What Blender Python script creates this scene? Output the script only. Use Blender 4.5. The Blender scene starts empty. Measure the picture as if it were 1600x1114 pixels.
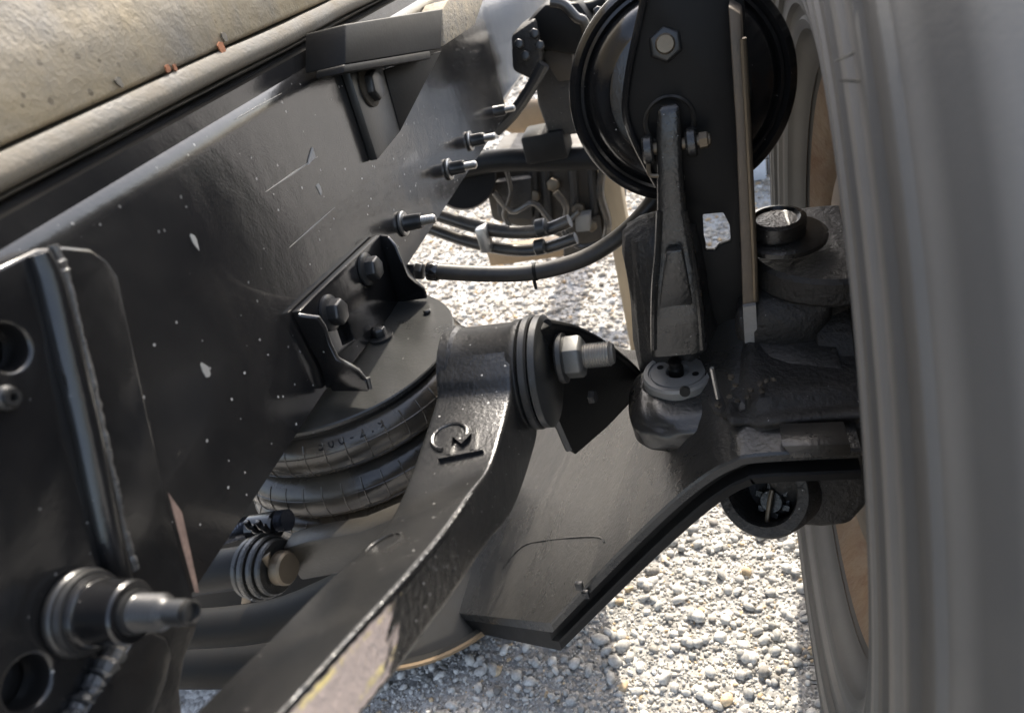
import bpy, bmesh, math, random
import numpy as np
from mathutils import Vector, Matrix

random.seed(7)
rng = np.random.default_rng(11)
C = bpy.context.scene
col = C.collection
R = math.radians

# ------------------------------------------------------------------ camera
FPX, CX, CY = 1155.0, 800.0, 557.0          # focal length in pixels of the 1600 px wide photograph
_f = np.array([275., -767., 1155.]); _v = np.array([520., 1738., 1155.])
_f /= np.linalg.norm(_f); _v /= np.linalg.norm(_v)
_d = float(_f @ _v); _a = _f - _d / 2 * _v; _b = _v - _d / 2 * _f
_a /= np.linalg.norm(_a); _b = _b - (_b @ _a) * _a; _b /= np.linalg.norm(_b)
_x = np.cross(_b, _a)
ROT = np.stack([_x, _a, -_b], 1)            # world -> camera (right, down, forward)
EYE = np.array([0., 0., 1.05])
cam_d = bpy.data.cameras.new('camera'); cam = bpy.data.objects.new('camera', cam_d); col.objects.link(cam)
cam_d.sensor_width = 36.0; cam_d.lens = FPX / 1600 * 36.0
cam_d.clip_start = 0.01; cam_d.clip_end = 500
M = Matrix(((ROT[0][0], -ROT[1][0], -ROT[2][0], EYE[0]),
            (ROT[0][1], -ROT[1][1], -ROT[2][1], EYE[1]),
            (ROT[0][2], -ROT[1][2], -ROT[2][2], EYE[2]), (0, 0, 0, 1)))
cam.matrix_world = M
cam_d.dof.use_dof = True; cam_d.dof.focus_distance = 0.8; cam_d.dof.aperture_fstop = 7.0
C.camera = cam

# ------------------------------------------------------------------ light
SUN_EL, SUN_AZ = 44.0, 4.0                 # azimuth clockwise from +Y
world = bpy.data.worlds.new('World'); C.world = world; world.use_nodes = True
wn = world.node_tree.nodes; wl = world.node_tree.links
sky = wn.new('ShaderNodeTexSky'); sky.sky_type = 'NISHITA'; sky.sun_disc = False
sky.sun_elevation = R(SUN_EL); sky.sun_rotation = R(SUN_AZ); sky.dust_density = 4.0; sky.air_density = 1.0
bg = wn['Background']; bg.inputs['Strength'].default_value = 0.15
hs_ = wn.new('ShaderNodeHueSaturation'); hs_.inputs['Saturation'].default_value = .72
wl.new(sky.outputs[0], hs_.inputs['Color']); wl.new(hs_.outputs[0], bg.inputs['Color'])
sd = bpy.data.lights.new('sun', 'SUN'); sun = bpy.data.objects.new('sun', sd); col.objects.link(sun)
sd.energy = 2.5; sd.angle = R(0.5); sd.color = (1.0, 0.92, 0.79)
sv = Vector((math.sin(R(SUN_AZ)) * math.cos(R(SUN_EL)), math.cos(R(SUN_AZ)) * math.cos(R(SUN_EL)), math.sin(R(SUN_EL))))
sun.rotation_euler = sv.to_track_quat('Z', 'Y').to_euler()
C.view_settings.view_transform = 'Standard'; C.view_settings.look = 'None'
C.view_settings.exposure = 1.92; C.view_settings.gamma = 1.0
C.view_settings.use_curve_mapping = False

# ------------------------------------------------------------------ helpers
def P(px, py, x=None, y=None, z=None, d=None):
    """point of a real plane (x=, y= or z=) seen along a survey ray of the photograph"""
    r = ROT.T @ np.array([(px - CX) / FPX, (py - CY) / FPX, 1.0])
    t = (x - EYE[0]) / r[0] if x is not None else (y - EYE[1]) / r[1] if y is not None else (z - EYE[2]) / r[2] if z is not None else d
    return Vector(EYE + t * r)

def frame(axis, up=None):
    w = Vector(axis).normalized()
    u = Vector(up) if up else (Vector((0, 0, 1)) if abs(w.z) < 0.9 else Vector((0, 1, 0)))
    u = (u - w * u.dot(w)).normalized()
    return u, w.cross(u), w

class MB:
    def __init__(s): s.v = []; s.f = []
    def add(s, vs, fs):
        o = len(s.v); s.v += [Vector(v) for v in vs]; s.f += [[o + i for i in f] for f in fs]; return s
    def prism(s, poly, vec):
        n = len(poly); vec = Vector(vec); a = [Vector(p) for p in poly]; b = [p + vec for p in a]
        nrm = Vector((0, 0, 0))
        for i in range(n): nrm += (a[i] - a[0]).cross(a[(i + 1) % n] - a[0])
        if nrm.dot(vec) > 0: a, b = b, a; vec = -vec
        # now a's normal faces away from b when ordered
        nrm = Vector((0, 0, 0))
        for i in range(n): nrm += (a[i] - a[0]).cross(a[(i + 1) % n] - a[0])
        fa = list(range(n)); fb = list(range(2 * n - 1, n - 1, -1))
        sides = [[i, i + n, (i + 1) % n + n, (i + 1) % n] for i in range(n)]
        fs = [fa, fb] + sides
        if nrm.dot(vec) > 0: fs = [f[::-1] for f in fs]
        return s.add(a + b, fs)
    def box(s, c, size, rot=None):
        c = Vector(c); hx, hy, hz = [q / 2 for q in size]
        vs = [Vector((x, y, z)) for x in (-hx, hx) for y in (-hy, hy) for z in (-hz, hz)]
        if rot is not None: vs = [rot @ v for v in vs]
        return s.add([c + v for v in vs], [[0, 1, 3, 2], [4, 6, 7, 5], [0, 4, 5, 1], [2, 3, 7, 6], [0, 2, 6, 4], [1, 5, 7, 3]])
    def lathe(s, prof, o, axis, n=48, up=None, cap0=True, cap1=True, wob=None):
        """prof: (radius, height along axis)"""
        u, v, w = frame(axis, up); o = Vector(o); vs = []; fs = []
        for k, (r, h) in enumerate(prof):
            for i in range(n):
                a = 2 * math.pi * i / n; rr = r if wob is None else r + wob(k, i)
                vs.append(o + w * h + (u * math.cos(a) + v * math.sin(a)) * rr)
        m = len(prof)
        for k in range(m - 1):
            for i in range(n):
                j = (i + 1) % n
                fs.append([k * n + i, k * n + j, (k + 1) * n + j, (k + 1) * n + i])
        if cap0: fs.append(list(range(n - 1, -1, -1)))
        if cap1: fs.append(list(range((m - 1) * n, m * n)))
        return s.add(vs, fs)
    def cyl(s, o, axis, r, h, n=32, ch=0.0, r2=None, up=None):
        r2 = r if r2 is None else r2
        pr = [(r, 0), (r2, h)] if ch <= 0 else [(r - ch, 0), (r, ch), (r2, h - ch), (r2 - ch, h)]
        return s.lathe(pr, o, axis, n, up)
    def hexa(s, o, axis, r, h, up=None, n=6):
        return s.lathe([(r, 0), (r, h * .82), (r * .86, h)], o, axis, n, up)
    def tube(s, pts, r, n=14, smooth=6, caps=True):
        pts = [Vector(p) for p in pts]
        if smooth > 1 and len(pts) > 2:
            q = []; rs = []
            for i in range(len(pts) - 1):
                p0 = pts[max(i - 1, 0)]; p1 = pts[i]; p2 = pts[i + 1]; p3 = pts[min(i + 2, len(pts) - 1)]
                for k in range(smooth):
                    t = k / smooth
                    q.append(.5 * ((2 * p1) + (p2 - p0) * t + (2 * p0 - 5 * p1 + 4 * p2 - p3) * t * t + (3 * p1 - p0 - 3 * p2 + p3) * t ** 3))
                    if isinstance(r, (list, tuple)): rs.append(r[i] * (1 - t) + r[i + 1] * t)
            q.append(pts[-1])
            if rs: rs.append(r[-1]); r = rs
            pts = q
        m = len(pts); rad = r if isinstance(r, (list, tuple)) else [r] * m
        vs = []; fs = []; u = None
        for k in range(m):
            t = (pts[min(k + 1, m - 1)] - pts[max(k - 1, 0)]).normalized()
            if u is None: u, v, _ = frame(t)
            else:
                u = (u - t * u.dot(t)).normalized(); v = t.cross(u)
            for i in range(n):
                a = 2 * math.pi * i / n
                vs.append(pts[k] + (u * math.cos(a) + v * math.sin(a)) * rad[k])
        for k in range(m - 1):
            for i in range(n):
                j = (i + 1) % n
                fs.append([k * n + i, k * n + j, (k + 1) * n + j, (k + 1) * n + i])
        if caps: fs.append(list(range(n - 1, -1, -1))); fs.append(list(range((m - 1) * n, m * n)))
        return s.add(vs, fs)
    def loft(s, secs, closed=True, caps=True):
        n = len(secs[0]); vs = [p for sec in secs for p in sec]; fs = []
        for k in range(len(secs) - 1):
            for i in range(n if closed else n - 1):
                j = (i + 1) % n
                fs.append([k * n + i, k * n + j, (k + 1) * n + j, (k + 1) * n + i])
        if caps and closed:
            fs.append(list(range(n - 1, -1, -1))); fs.append(list(range((len(secs) - 1) * n, len(secs) * n)))
        return s.add(vs, fs)

# lumpy casting: displaced rounded blocks
def lump(c, size, amp=.006, sub=4, e=.45, seed=0, rot=None):
    b = bmesh.new(); bmesh.ops.create_icosphere(b, subdivisions=sub, radius=1.0); r_ = np.random.default_rng(seed)
    ks = r_.normal(0, 5, (10, 3)); ph = r_.uniform(0, 6.28, 10); mb = MB(); vs = []
    for v in b.verts:
        d = v.co; q = Vector([math.copysign(abs(k) ** e, k) for k in d])
        n_ = sum(math.sin(ks[i] @ np.array(d) + ph[i]) for i in range(10)) / 10
        w_ = Vector((q.x * size[0], q.y * size[1], q.z * size[2])) + d * amp * n_ * 2
        if rot is not None: w_ = rot @ w_
        vs.append(Vector(c) + w_)
    mb.add(vs, [[v.index for v in f.verts] for f in b.faces]); b.free(); return mb

ORG = {}                                     # world offset of every object's own space
def tag(o, label=None, cat=None, group=None, kind=None):
    for k, val in (('label', label), ('category', cat), ('group', group), ('kind', kind)):
        if val: o[k] = val
    return o
def thing(name, loc, label, cat, group=None):
    o = bpy.data.objects.new(name, None); col.objects.link(o); o.location = loc; o.empty_display_size = .05
    ORG[o] = Vector(loc); return tag(o, label, cat, group)
def obj(name, mb, m, parent=None, bevel=0.0, ang=32, seg=2, kind=None, cut=None, fix=False):
    off = ORG[parent] if parent is not None else Vector((0, 0, 0))
    me = bpy.data.meshes.new(name)
    me.from_pydata([tuple(v - off) for v in mb.v], [], mb.f); me.update()
    if fix or True:
        b = bmesh.new(); b.from_mesh(me); bmesh.ops.recalc_face_normals(b, faces=b.faces); b.to_mesh(me); b.free()
    me.materials.append(m)
    o = bpy.data.objects.new(name, me); col.objects.link(o)
    if cut:
        cuts = []
        for c in cut:
            cm = bpy.data.meshes.new('cutter'); cm.from_pydata([tuple(v - off) for v in c.v], [], c.f); cm.update()
            b = bmesh.new(); b.from_mesh(cm); bmesh.ops.recalc_face_normals(b, faces=b.faces); b.to_mesh(cm); b.free()
            co = bpy.data.objects.new('cutter', cm); col.objects.link(co); cuts.append(co)
            md = o.modifiers.new('cut', 'BOOLEAN'); md.operation = 'DIFFERENCE'; md.object = co; md.solver = 'EXACT'
        dg = bpy.context.evaluated_depsgraph_get()
        nm = bpy.data.meshes.new_from_object(o.evaluated_get(dg))
        o.modifiers.clear(); o.data = nm; nm.name = name; me = nm
        for co in cuts: bpy.data.objects.remove(co)
    if bevel > 0:
        md = o.modifiers.new('bevel', 'BEVEL'); md.width = bevel; md.segments = seg; md.limit_method = 'ANGLE'; md.angle_limit = R(28)
        md.harden_normals = False
        dg = bpy.context.evaluated_depsgraph_get()
        nm = bpy.data.meshes.new_from_object(o.evaluated_get(dg)); o.modifiers.clear(); o.data = nm; nm.name = name; me = nm
    me.polygons.foreach_set('use_smooth', [True] * len(me.polygons))
    me.set_sharp_from_angle(angle=R(ang))
    if parent is not None: o.parent = parent
    ORG[o] = off
    if kind: o['kind'] = kind
    return o
def dup(o, delta, parent=None):
    """copy of a part with its sub-parts, shifted by delta"""
    c = o.copy(); col.objects.link(c); c.parent = parent if parent is not None else o.parent
    c.location = Vector(o.location) + Vector(delta); ORG[c] = ORG[o]
    for ch in o.children:
        d = ch.copy(); col.objects.link(d); d.parent = c; ORG[d] = ORG[ch]
    return c

# ------------------------------------------------------------------ materials
def mat(name, base, rough=.4, metal=0., dust=None, damt=0., dscale=9., specks=0., spk=(.45, .44, .42), spscale=110.,
        bump=.0, bscale=400., bdist=.0006, var=0., rust=None, ramt=0., rscale=20., spec=.5, stretch=None, coat=0., wave=0., wscale=28., bands=0.):
    m = bpy.data.materials.new(name); m.use_nodes = True; n = m.node_tree.nodes; l = m.node_tree.links
    b = n['Principled BSDF']; tc = n.new('ShaderNodeTexCoord'); src = tc.outputs['Object']
    if stretch:
        mp = n.new('ShaderNodeMapping'); mp.inputs['Scale'].default_value = stretch; l.new(src, mp.inputs['Vector']); src = mp.outputs[0]
    def noise(sc, det=6., ro=.6, dist=0.):
        t = n.new('ShaderNodeTexNoise'); t.inputs['Scale'].default_value = sc; t.inputs['Detail'].default_value = det
        t.inputs['Roughness'].default_value = ro; t.inputs['Distortion'].default_value = dist; l.new(src, t.inputs['Vector']); return t.outputs[0]
    def rng_(v, a, c, lo=0., hi=1.):
        t = n.new('ShaderNodeMapRange'); t.inputs[1].default_value = a; t.inputs[2].default_value = c; t.inputs[3].default_value = lo; t.inputs[4].default_value = hi
        l.new(v, t.inputs[0]); return t.outputs[0]
    def mix(f, a, c):
        t = n.new('ShaderNodeMix'); t.data_type = 'RGBA'
        if isinstance(f, float): t.inputs[0].default_value = f
        else: l.new(f, t.inputs[0])
        for s, i in ((a, 6), (c, 7)):
            if isinstance(s, tuple): t.inputs[i].default_value = (*s, 1)
            else: l.new(s, t.inputs[i])
        return t.outputs[2]
    colr = base; rgh = None
    if var > 0:
        lo = tuple(max(0, c * (1 - var)) for c in base); hi = tuple(min(1, c * (1 + var)) for c in base)
        colr = mix(rng_(noise(dscale * 2.3, 8), .3, .7), lo, hi)
    if damt > 0:
        f = rng_(noise(dscale, 9, .65, .4), .36, .72, damt * .15, damt)
        colr = mix(f, colr, dust); rgh = rng_(f, 0, 1, rough, min(1, rough + .55))
    if ramt > 0:
        f2 = rng_(noise(rscale, 10, .7, .8), .62 - ramt * .3, .70, 0, 1)
        colr = mix(f2, colr, rust)
    if specks > 0:
        v = n.new('ShaderNodeTexVoronoi'); v.inputs['Scale'].default_value = spscale
        nv = n.new('ShaderNodeTexNoise'); nv.inputs['Scale'].default_value = 420; nv.inputs['Detail'].default_value = 2; l.new(src, nv.inputs['Vector'])
        sc2 = n.new('ShaderNodeVectorMath'); sc2.operation = 'SCALE'; sc2.inputs[3].default_value = .0014; l.new(nv.outputs['Color'], sc2.inputs[0])
        ad = n.new('ShaderNodeVectorMath'); l.new(src, ad.inputs[0]); l.new(sc2.outputs[0], ad.inputs[1]); l.new(ad.outputs[0], v.inputs['Vector'])
        sep = n.new('ShaderNodeSeparateColor'); l.new(v.outputs['Color'], sep.inputs[0])
        pw = n.new('ShaderNodeMath'); pw.operation = 'POWER'; l.new(sep.outputs[0], pw.inputs[0]); pw.inputs[1].default_value = 5.0
        sc = n.new('ShaderNodeMath'); sc.operation = 'MULTIPLY'; l.new(pw.outputs[0], sc.inputs[0]); sc.inputs[1].default_value = specks
        lt = n.new('ShaderNodeMath'); lt.operation = 'LESS_THAN'; l.new(v.outputs['Distance'], lt.inputs[0]); l.new(sc.outputs[0], lt.inputs[1])
        al = n.new('ShaderNodeMath'); al.operation = 'MULTIPLY'; l.new(lt.outputs[0], al.inputs[0]); l.new(rng_(noise(5, 3), .4, .62, .15, .8), al.inputs[1])
        colr = mix(al.outputs[0], colr, spk)
    if bands > 0:
        sx = n.new('ShaderNodeSeparateXYZ'); l.new(src, sx.inputs[0]); cx_ = n.new('ShaderNodeCombineXYZ'); l.new(sx.outputs[1], cx_.inputs[0]); l.new(sx.outputs[2], cx_.inputs[1])
        ln = n.new('ShaderNodeVectorMath'); ln.operation = 'LENGTH'; l.new(cx_.outputs[0], ln.inputs[0])
        n1 = n.new('ShaderNodeTexNoise'); n1.noise_dimensions = '1D'; n1.inputs['Scale'].default_value = 34; n1.inputs['Detail'].default_value = 0; l.new(ln.outputs['Value'], n1.inputs['W'])
        vm = n.new('ShaderNodeVectorMath'); vm.operation = 'SCALE'; l.new(colr, vm.inputs[0]); l.new(rng_(n1.outputs[0], .42, .58, 1 - bands, 1 + bands), vm.inputs[3]); colr = vm.outputs[0]
    if isinstance(colr, tuple): b.inputs['Base Color'].default_value = (*colr, 1)
    else: l.new(colr, b.inputs['Base Color'])
    if rgh is not None: l.new(rgh, b.inputs['Roughness'])
    else: b.inputs['Roughness'].default_value = rough
    b.inputs['Metallic'].default_value = metal; b.inputs['Specular IOR Level'].default_value = spec
    b.inputs['Coat Weight'].default_value = coat
    if bump > 0:
        bp = n.new('ShaderNodeBump'); bp.inputs['Strength'].default_value = bump; bp.inputs['Distance'].default_value = bdist
        l.new(noise(bscale, 4), bp.inputs['Height']); l.new(bp.outputs[0], b.inputs['Normal'])
        if wave > 0:
            b2 = n.new('ShaderNodeBump'); b2.inputs['Strength'].default_value = wave; b2.inputs['Distance'].default_value = .004
            l.new(noise(wscale, 3, .5), b2.inputs['Height']); l.new(b2.outputs[0], bp.inputs['Normal'])
    return m
TAN = (.30, .25, .17); GREY = (.055, .053, .048)
m_frame = mat('frame_paint', (.008, .008, .0088), .12, dust=(.075, .070, .060), damt=.17, dscale=7, specks=.20, spscale=135, bump=.22, bscale=420, coat=.15, wave=.22, wscale=16)
m_gloss = mat('gloss_black_paint', (.006, .006, .0065), .13, dust=GREY, damt=.14, dscale=12, specks=.12, spscale=150, bump=.2, bscale=420, wave=.22, wscale=24)
m_cast = mat('cast_black_paint', (.009, .009, .0088), .20, dust=(.06, .055, .045), damt=.24, dscale=12, specks=.14, spscale=190, bump=.5, bscale=300, bdist=.001, wave=.25, wscale=40)
m_arm = mat('arm_paint', (.008, .0085, .0092), .20, dust=(.085, .078, .068), damt=.15, dscale=15, specks=.17, spscale=150, bump=.5, bscale=330, bdist=.001, wave=.25, wscale=35)
m_plate = mat('dusty_plate_paint', (.015, .0155, .0150), .24, dust=(.07, .068, .062), damt=.26, dscale=8, specks=.12, spscale=150, bump=.25, bscale=350, wave=.15, wscale=20)
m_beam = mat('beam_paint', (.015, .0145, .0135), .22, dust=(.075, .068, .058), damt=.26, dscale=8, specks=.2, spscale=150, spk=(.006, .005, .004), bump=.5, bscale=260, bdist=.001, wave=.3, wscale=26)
m_dirty = mat('greasy_casting', (.008, .0075, .007), .5, dust=(.034, .030, .025), damt=.55, dscale=26, specks=.14, spscale=220, bump=.9, bscale=150, bdist=.003)
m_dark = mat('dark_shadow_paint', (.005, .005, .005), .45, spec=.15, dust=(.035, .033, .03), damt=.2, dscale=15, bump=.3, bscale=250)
m_brown = mat('brown_dust_casting', (.016, .0125, .009), .55, dust=(.06, .046, .029), damt=.7, dscale=14, bump=.6, bscale=160, bdist=.002)
m_rubber = mat('bellows_rubber', (.020, .0195, .019), .17, wave=.15, wscale=60, dust=(.16, .125, .08), damt=.36, dscale=14, bump=.2, bscale=350)  # tan dust raised so the colour also carries bronze highlights
m_hose = mat('hose_rubber', (.012, .012, .0115), .36, dust=(.12, .10, .075), damt=.35, dscale=30, bump=.3, bscale=400)
m_hosegl = mat('shiny_hose', (.02, .022, .025), .14, dust=(.18, .13, .07), damt=.3, dscale=18)
m_steel = mat('zinc_steel', (.42, .41, .39), .28, .9, dust=(.14, .12, .09), damt=.35, dscale=40, bump=.2)
m_nut = mat('painted_nut', (.022, .022, .022), .24, .3, dust=GREY, damt=.25, dscale=30, bump=.2)
m_bronze = mat('pin_steel', (.13, .105, .075), .36, .7, dust=(.12, .095, .065), damt=.4, dscale=40, bump=.3)
m_capm = mat('bare_cap', (.19, .186, .177), .42, .25, dust=(.16, .15, .13), damt=.5, dscale=30, specks=.2, spk=(.02, .02, .02), bump=.3)
m_label = mat('pale_strip', (.30, .29, .27), .6, dust=(.09, .08, .07), damt=.6, dscale=30, specks=.25, spk=(.03, .03, .03))
m_sand = mat('sanded_sill', (.17, .16, .145), .34, dust=(.40, .30, .15), damt=.9, dscale=5, specks=.3, spscale=110, spk=(.06, .045, .03), bump=.55, bscale=300, bdist=.0014, rust=(.16, .07, .03), ramt=.16, rscale=11, wave=.5, wscale=45)
m_lip = mat('sill_lip', (.06, .056, .046), .45, dust=(.17, .135, .09), damt=.7, dscale=20, bump=.6, bscale=260, bdist=.001)
m_rust = mat('orange_rust', (.25, .09, .035), .8, bump=1, bscale=300, var=.4)
m_weld = mat('weld_bead', (.07, .074, .08), .22, .6, dust=(.2, .17, .12), damt=.25, dscale=40, bump=.6, bscale=220, bdist=.002)
m_mark = mat('scratch_metal', (.26, .255, .24), .5, .2)
m_tyre = mat('tyre_rubber', (.085, .084, .081), .8, dust=(.165, .155, .138), damt=.5, dscale=4, bands=.3, bump=.3, bscale=260, spec=.3)
m_rim = mat('rusty_rim', (.12, .085, .055), .55, dust=(.21, .145, .085), damt=.8, dscale=11, rust=(.10, .048, .02), ramt=.6, rscale=13, bump=.8, bscale=130, bdist=.002)
m_drum = mat('brake_drum', (.05, .04, .03), .7, dust=(.18, .13, .08), damt=.6, dscale=14, bump=.5, bscale=150)
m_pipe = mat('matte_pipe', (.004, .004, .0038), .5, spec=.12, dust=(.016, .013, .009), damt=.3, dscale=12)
m_sunpatch = mat('pink_sun_patch', (.30, .235, .205), .5, dust=(.26, .20, .15), damt=.6, dscale=30, specks=.15, spk=(.03, .025, .02), spscale=90, bump=1., bscale=120, bdist=.002)  # pinkish sun glare of the arm side, held as a colour
m_yellow = mat('yellow_sun_fringe', (.42, .33, .11), .5, dust=(.25, .19, .10), damt=.5, dscale=60, bump=.8, bscale=200, bdist=.002)  # yellow fringe of the arm's sun patch, held as a colour
m_post = mat('tan_post', (.32, .25, .16), .7, var=.2, dscale=9, stretch=(1, 1, .2), bump=.3)
m_pale = mat('pale_block', (.55, .58, .62), .6, var=.2, dscale=5, bump=.4, bscale=60)
m_tanshield = mat('tan_shield', (.26, .18, .10), .5, dust=(.15, .10, .055), damt=.7, dscale=8, bump=.4)

# ------------------------------------------------------------------ ground and gravel
def gravel_mat():
    m = bpy.data.materials.new('gravel_bed'); m.use_nodes = True; n = m.node_tree.nodes; l = m.node_tree.links
    b = n['Principled BSDF']; b.inputs['Roughness'].default_value = .95; b.inputs['Specular IOR Level'].default_value = .2
    tc = n.new('ShaderNodeTexCoord'); v = n.new('ShaderNodeTexVoronoi'); v.inputs['Scale'].default_value = 75; l.new(tc.outputs['Object'], v.inputs['Vector'])
    sep = n.new('ShaderNodeSeparateColor'); l.new(v.outputs['Color'], sep.inputs[0])
    cr = n.new('ShaderNodeValToRGB'); l.new(sep.outputs[0], cr.inputs[0])
    cr.color_ramp.elements[0].color = (.27, .26, .245, 1); cr.color_ramp.elements[1].color = (.42, .405, .385, 1)
    e = cr.color_ramp.elements.new(.5); e.color = (.34, .33, .31, 1)
    nz = n.new('ShaderNodeTexNoise'); nz.inputs['Scale'].default_value = 260; nz.inputs['Detail'].default_value = 6; l.new(tc.outputs['Object'], nz.inputs['Vector'])
    mx = n.new('ShaderNodeMix'); mx.data_type = 'RGBA'; mx.blend_type = 'OVERLAY'; mx.inputs[0].default_value = .5
    l.new(cr.outputs[0], mx.inputs[6]); l.new(nz.outputs[0], mx.inputs[7]); l.new(mx.outputs[2], b.inputs['Base Color'])
    bp = n.new('ShaderNodeBump'); bp.inputs['Strength'].default_value = .9; bp.inputs['Distance'].default_value = .008; bp.invert = True
    l.new(v.outputs['Distance'], bp.inputs['Height']); l.new(bp.outputs[0], b.inputs['Normal'])
    return m
def pebble_mat():
    m = bpy.data.materials.new('pebble_stone'); m.use_nodes = True; n = m.node_tree.nodes; l = m.node_tree.links
    b = n['Principled BSDF']; b.inputs['Roughness'].default_value = .85; b.inputs['Specular IOR Level'].default_value = .3
    at = n.new('ShaderNodeAttribute'); at.attribute_name = 'stone'
    tc = n.new('ShaderNodeTexCoord'); nz = n.new('ShaderNodeTexNoise'); nz.inputs['Scale'].default_value = 220; nz.inputs['Detail'].default_value = 8; l.new(tc.outputs['Object'], nz.inputs['Vector'])
    mr = n.new('ShaderNodeMapRange'); mr.inputs[1].default_value = .3; mr.inputs[2].default_value = .7; mr.inputs[3].default_value = .72; mr.inputs[4].default_value = 1.2; l.new(nz.outputs[0], mr.inputs[0])
    vm = n.new('ShaderNodeVectorMath'); vm.operation = 'SCALE'; l.new(at.outputs['Color'], vm.inputs[0]); l.new(mr.outputs[0], vm.inputs[3])
    l.new(vm.outputs[0], b.inputs['Base Color'])
    bp = n.new('ShaderNodeBump'); bp.inputs['Strength'].default_value = .5; bp.inputs['Distance'].default_value = .001; l.new(nz.outputs[0], bp.inputs['Height']); l.new(bp.outputs[0], b.inputs['Normal'])
    return m
g = MB(); g.add([(-150, -150, 0), (150, -150, 0), (150, 150, 0), (-150, 150, 0)], [[0, 1, 2, 3]])
tag(obj('ground', g, gravel_mat()), 'pale grey gravel ground under the raised truck', None, None, 'structure')

def ico(sub):
    b = bmesh.new(); bmesh.ops.create_icosphere(b, subdivisions=sub, radius=1.0)
    b.verts.ensure_lookup_table()
    v = np.array([q.co[:] for q in b.verts]); f = np.array([[q.index for q in t.verts] for t in b.faces]); b.free(); return v, f
def pebbles(name, n, xr, yr, smin, smax, pw, sub, label, tint=(1, 1, 1)):
    v0, f0 = ico(sub); nv, nf = len(v0), len(f0)
    x = rng.uniform(*xr, n); y = rng.uniform(*yr, n)
    s = smin * (smax / smin) ** (rng.random(n) ** pw)
    protos = []
    for k in range(14):
        q = rng.normal(size=(7, 3)); q /= np.linalg.norm(q, axis=1)[:, None]; h = rng.uniform(.62, .95, 7)
        p = v0.copy()
        for a, c in zip(q, h):                      # knock facets off the sphere
            d = p @ a; over = np.maximum(d - c, 0); p = p - over[:, None] * a * .9
        p *= 1 + rng.normal(0, .05, (len(p), 1)); protos.append(p)
    protos = np.array(protos)
    vid = rng.integers(0, len(protos), n)
    ang = rng.uniform(0, 2 * np.pi, n); sc = np.stack([rng.uniform(.85, 1.35, n), rng.uniform(.7, 1.0, n), rng.uniform(.55, .85, n)], 1) * s[:, None]
    pv = protos[vid] * sc[:, None, :]
    ca, sa = np.cos(ang)[:, None], np.sin(ang)[:, None]
    X = pv[..., 0] * ca - pv[..., 1] * sa; Y = pv[..., 0] * sa + pv[..., 1] * ca
    tilt = rng.normal(0, .25, n)[:, None]; Z = pv[..., 2] + X * tilt
    V = np.stack([X + x[:, None], Y + y[:, None], Z + (s * rng.uniform(.1, .5, n))[:, None]], -1).reshape(-1, 3)
    Fc = (f0[None] + (np.arange(n) * nv)[:, None, None]).reshape(-1, 3)
    me = bpy.data.meshes.new(name); me.vertices.add(len(V)); me.vertices.foreach_set('co', V.astype(np.float32).ravel())
    me.loops.add(Fc.size); me.loops.foreach_set('vertex_index', Fc.astype(np.int32).ravel())
    me.polygons.add(len(Fc)); me.polygons.foreach_set('loop_start', np.arange(0, Fc.size, 3, dtype=np.int32))
    me.polygons.foreach_set('use_smooth', np.ones(len(Fc), bool)); me.update()
    val = np.clip(rng.normal(.43, .075, n), .2, .62); c = np.stack([val * 1.0, val * .97, val * .91, np.ones(n)], 1)
    t = rng.random(n); c[t < .05] *= (1.1, .88, .62, 1); c[t > .93] *= (.62, .6, .58, 1); c[(t > .85) & (t < .9)] *= (1.22, 1.22, 1.22, 1)
    c[:, :3] *= tint; c = np.clip(c, 0, .72); c[:, 3] = 1
    a = me.attributes.new('stone', 'FLOAT_COLOR', 'POINT'); a.data.foreach_set('color', np.repeat(c, nv, 0).astype(np.float32).ravel())
    me.materials.append(PEB); o = bpy.data.objects.new(name, me); col.objects.link(o); tag(o, label, 'gravel', None, 'stuff'); return o
PEB = pebble_mat()
pebbles('near_gravel', 5600, (-.85, .25), (.45, 1.35), .0030, .0115, 3.0, 2, 'loose pale limestone gravel lying below the axle and the arm')
pebbles('near_gravel', 34000, (-.85, .25), (.45, 1.35), .0013, .0036, 1.3, 1, 'fine pale stone chips between the larger gravel below the axle')
pebbles('middle_gravel', 22000, (-1.5, .6), (1.3, 3.1), .0035, .012, 2.2, 1, 'sunlit warm gravel beyond the air spring and brake hose', (.90, .83, .74))
pebbles('far_gravel', 9000, (-3.2, 1.2), (3.0, 6.0), .009, .026, 1.8, 1, 'bright sunlit gravel far under the truck frame', (.92, .87, .8))
pebbles('surrounding_gravel', 16000, (-2.4, 1.8), (-.9, 3.4), .0035, .013, 2.0, 1, 'scattered pale gravel spreading around the truck wheel')

# ------------------------------------------------------------------ frame rail
WX = -.36                                     # outer face of the web
t = thing('frame_rail', (WX, .5, .715), 'black painted truck frame rail running from lower left to upper middle, flecked with paint specks', 'frame rail')
def channel(y0, y1, xo, z0, z1, th, fl, r):
    out = []
    def arc(cx, cz, a0, a1, rr, k=6):
        return [(cx + rr * math.cos(R(a0 + (a1 - a0) * i / k)), cz + rr * math.sin(R(a0 + (a1 - a0) * i / k))) for i in range(k + 1)]
    pr = [(xo - fl, z0)] + arc(xo - r, z0 + r, -90, 0, r) + arc(xo - r, z1 - r, 0, 90, r) + [(xo - fl, z1)]
    ri = max(r - th, .001)
    pr += [(xo - fl, z1 - th)] + arc(xo - r, z1 - r, 90, 0, ri) + arc(xo - r, z0 + r, 0, -90, ri) + [(xo - fl, z0 + th)]
    a = [Vector((p[0], y0, p[1])) for p in pr]; b = [Vector((p[0], y1, p[1])) for p in pr]
    return MB().loft([a, b])
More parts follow.
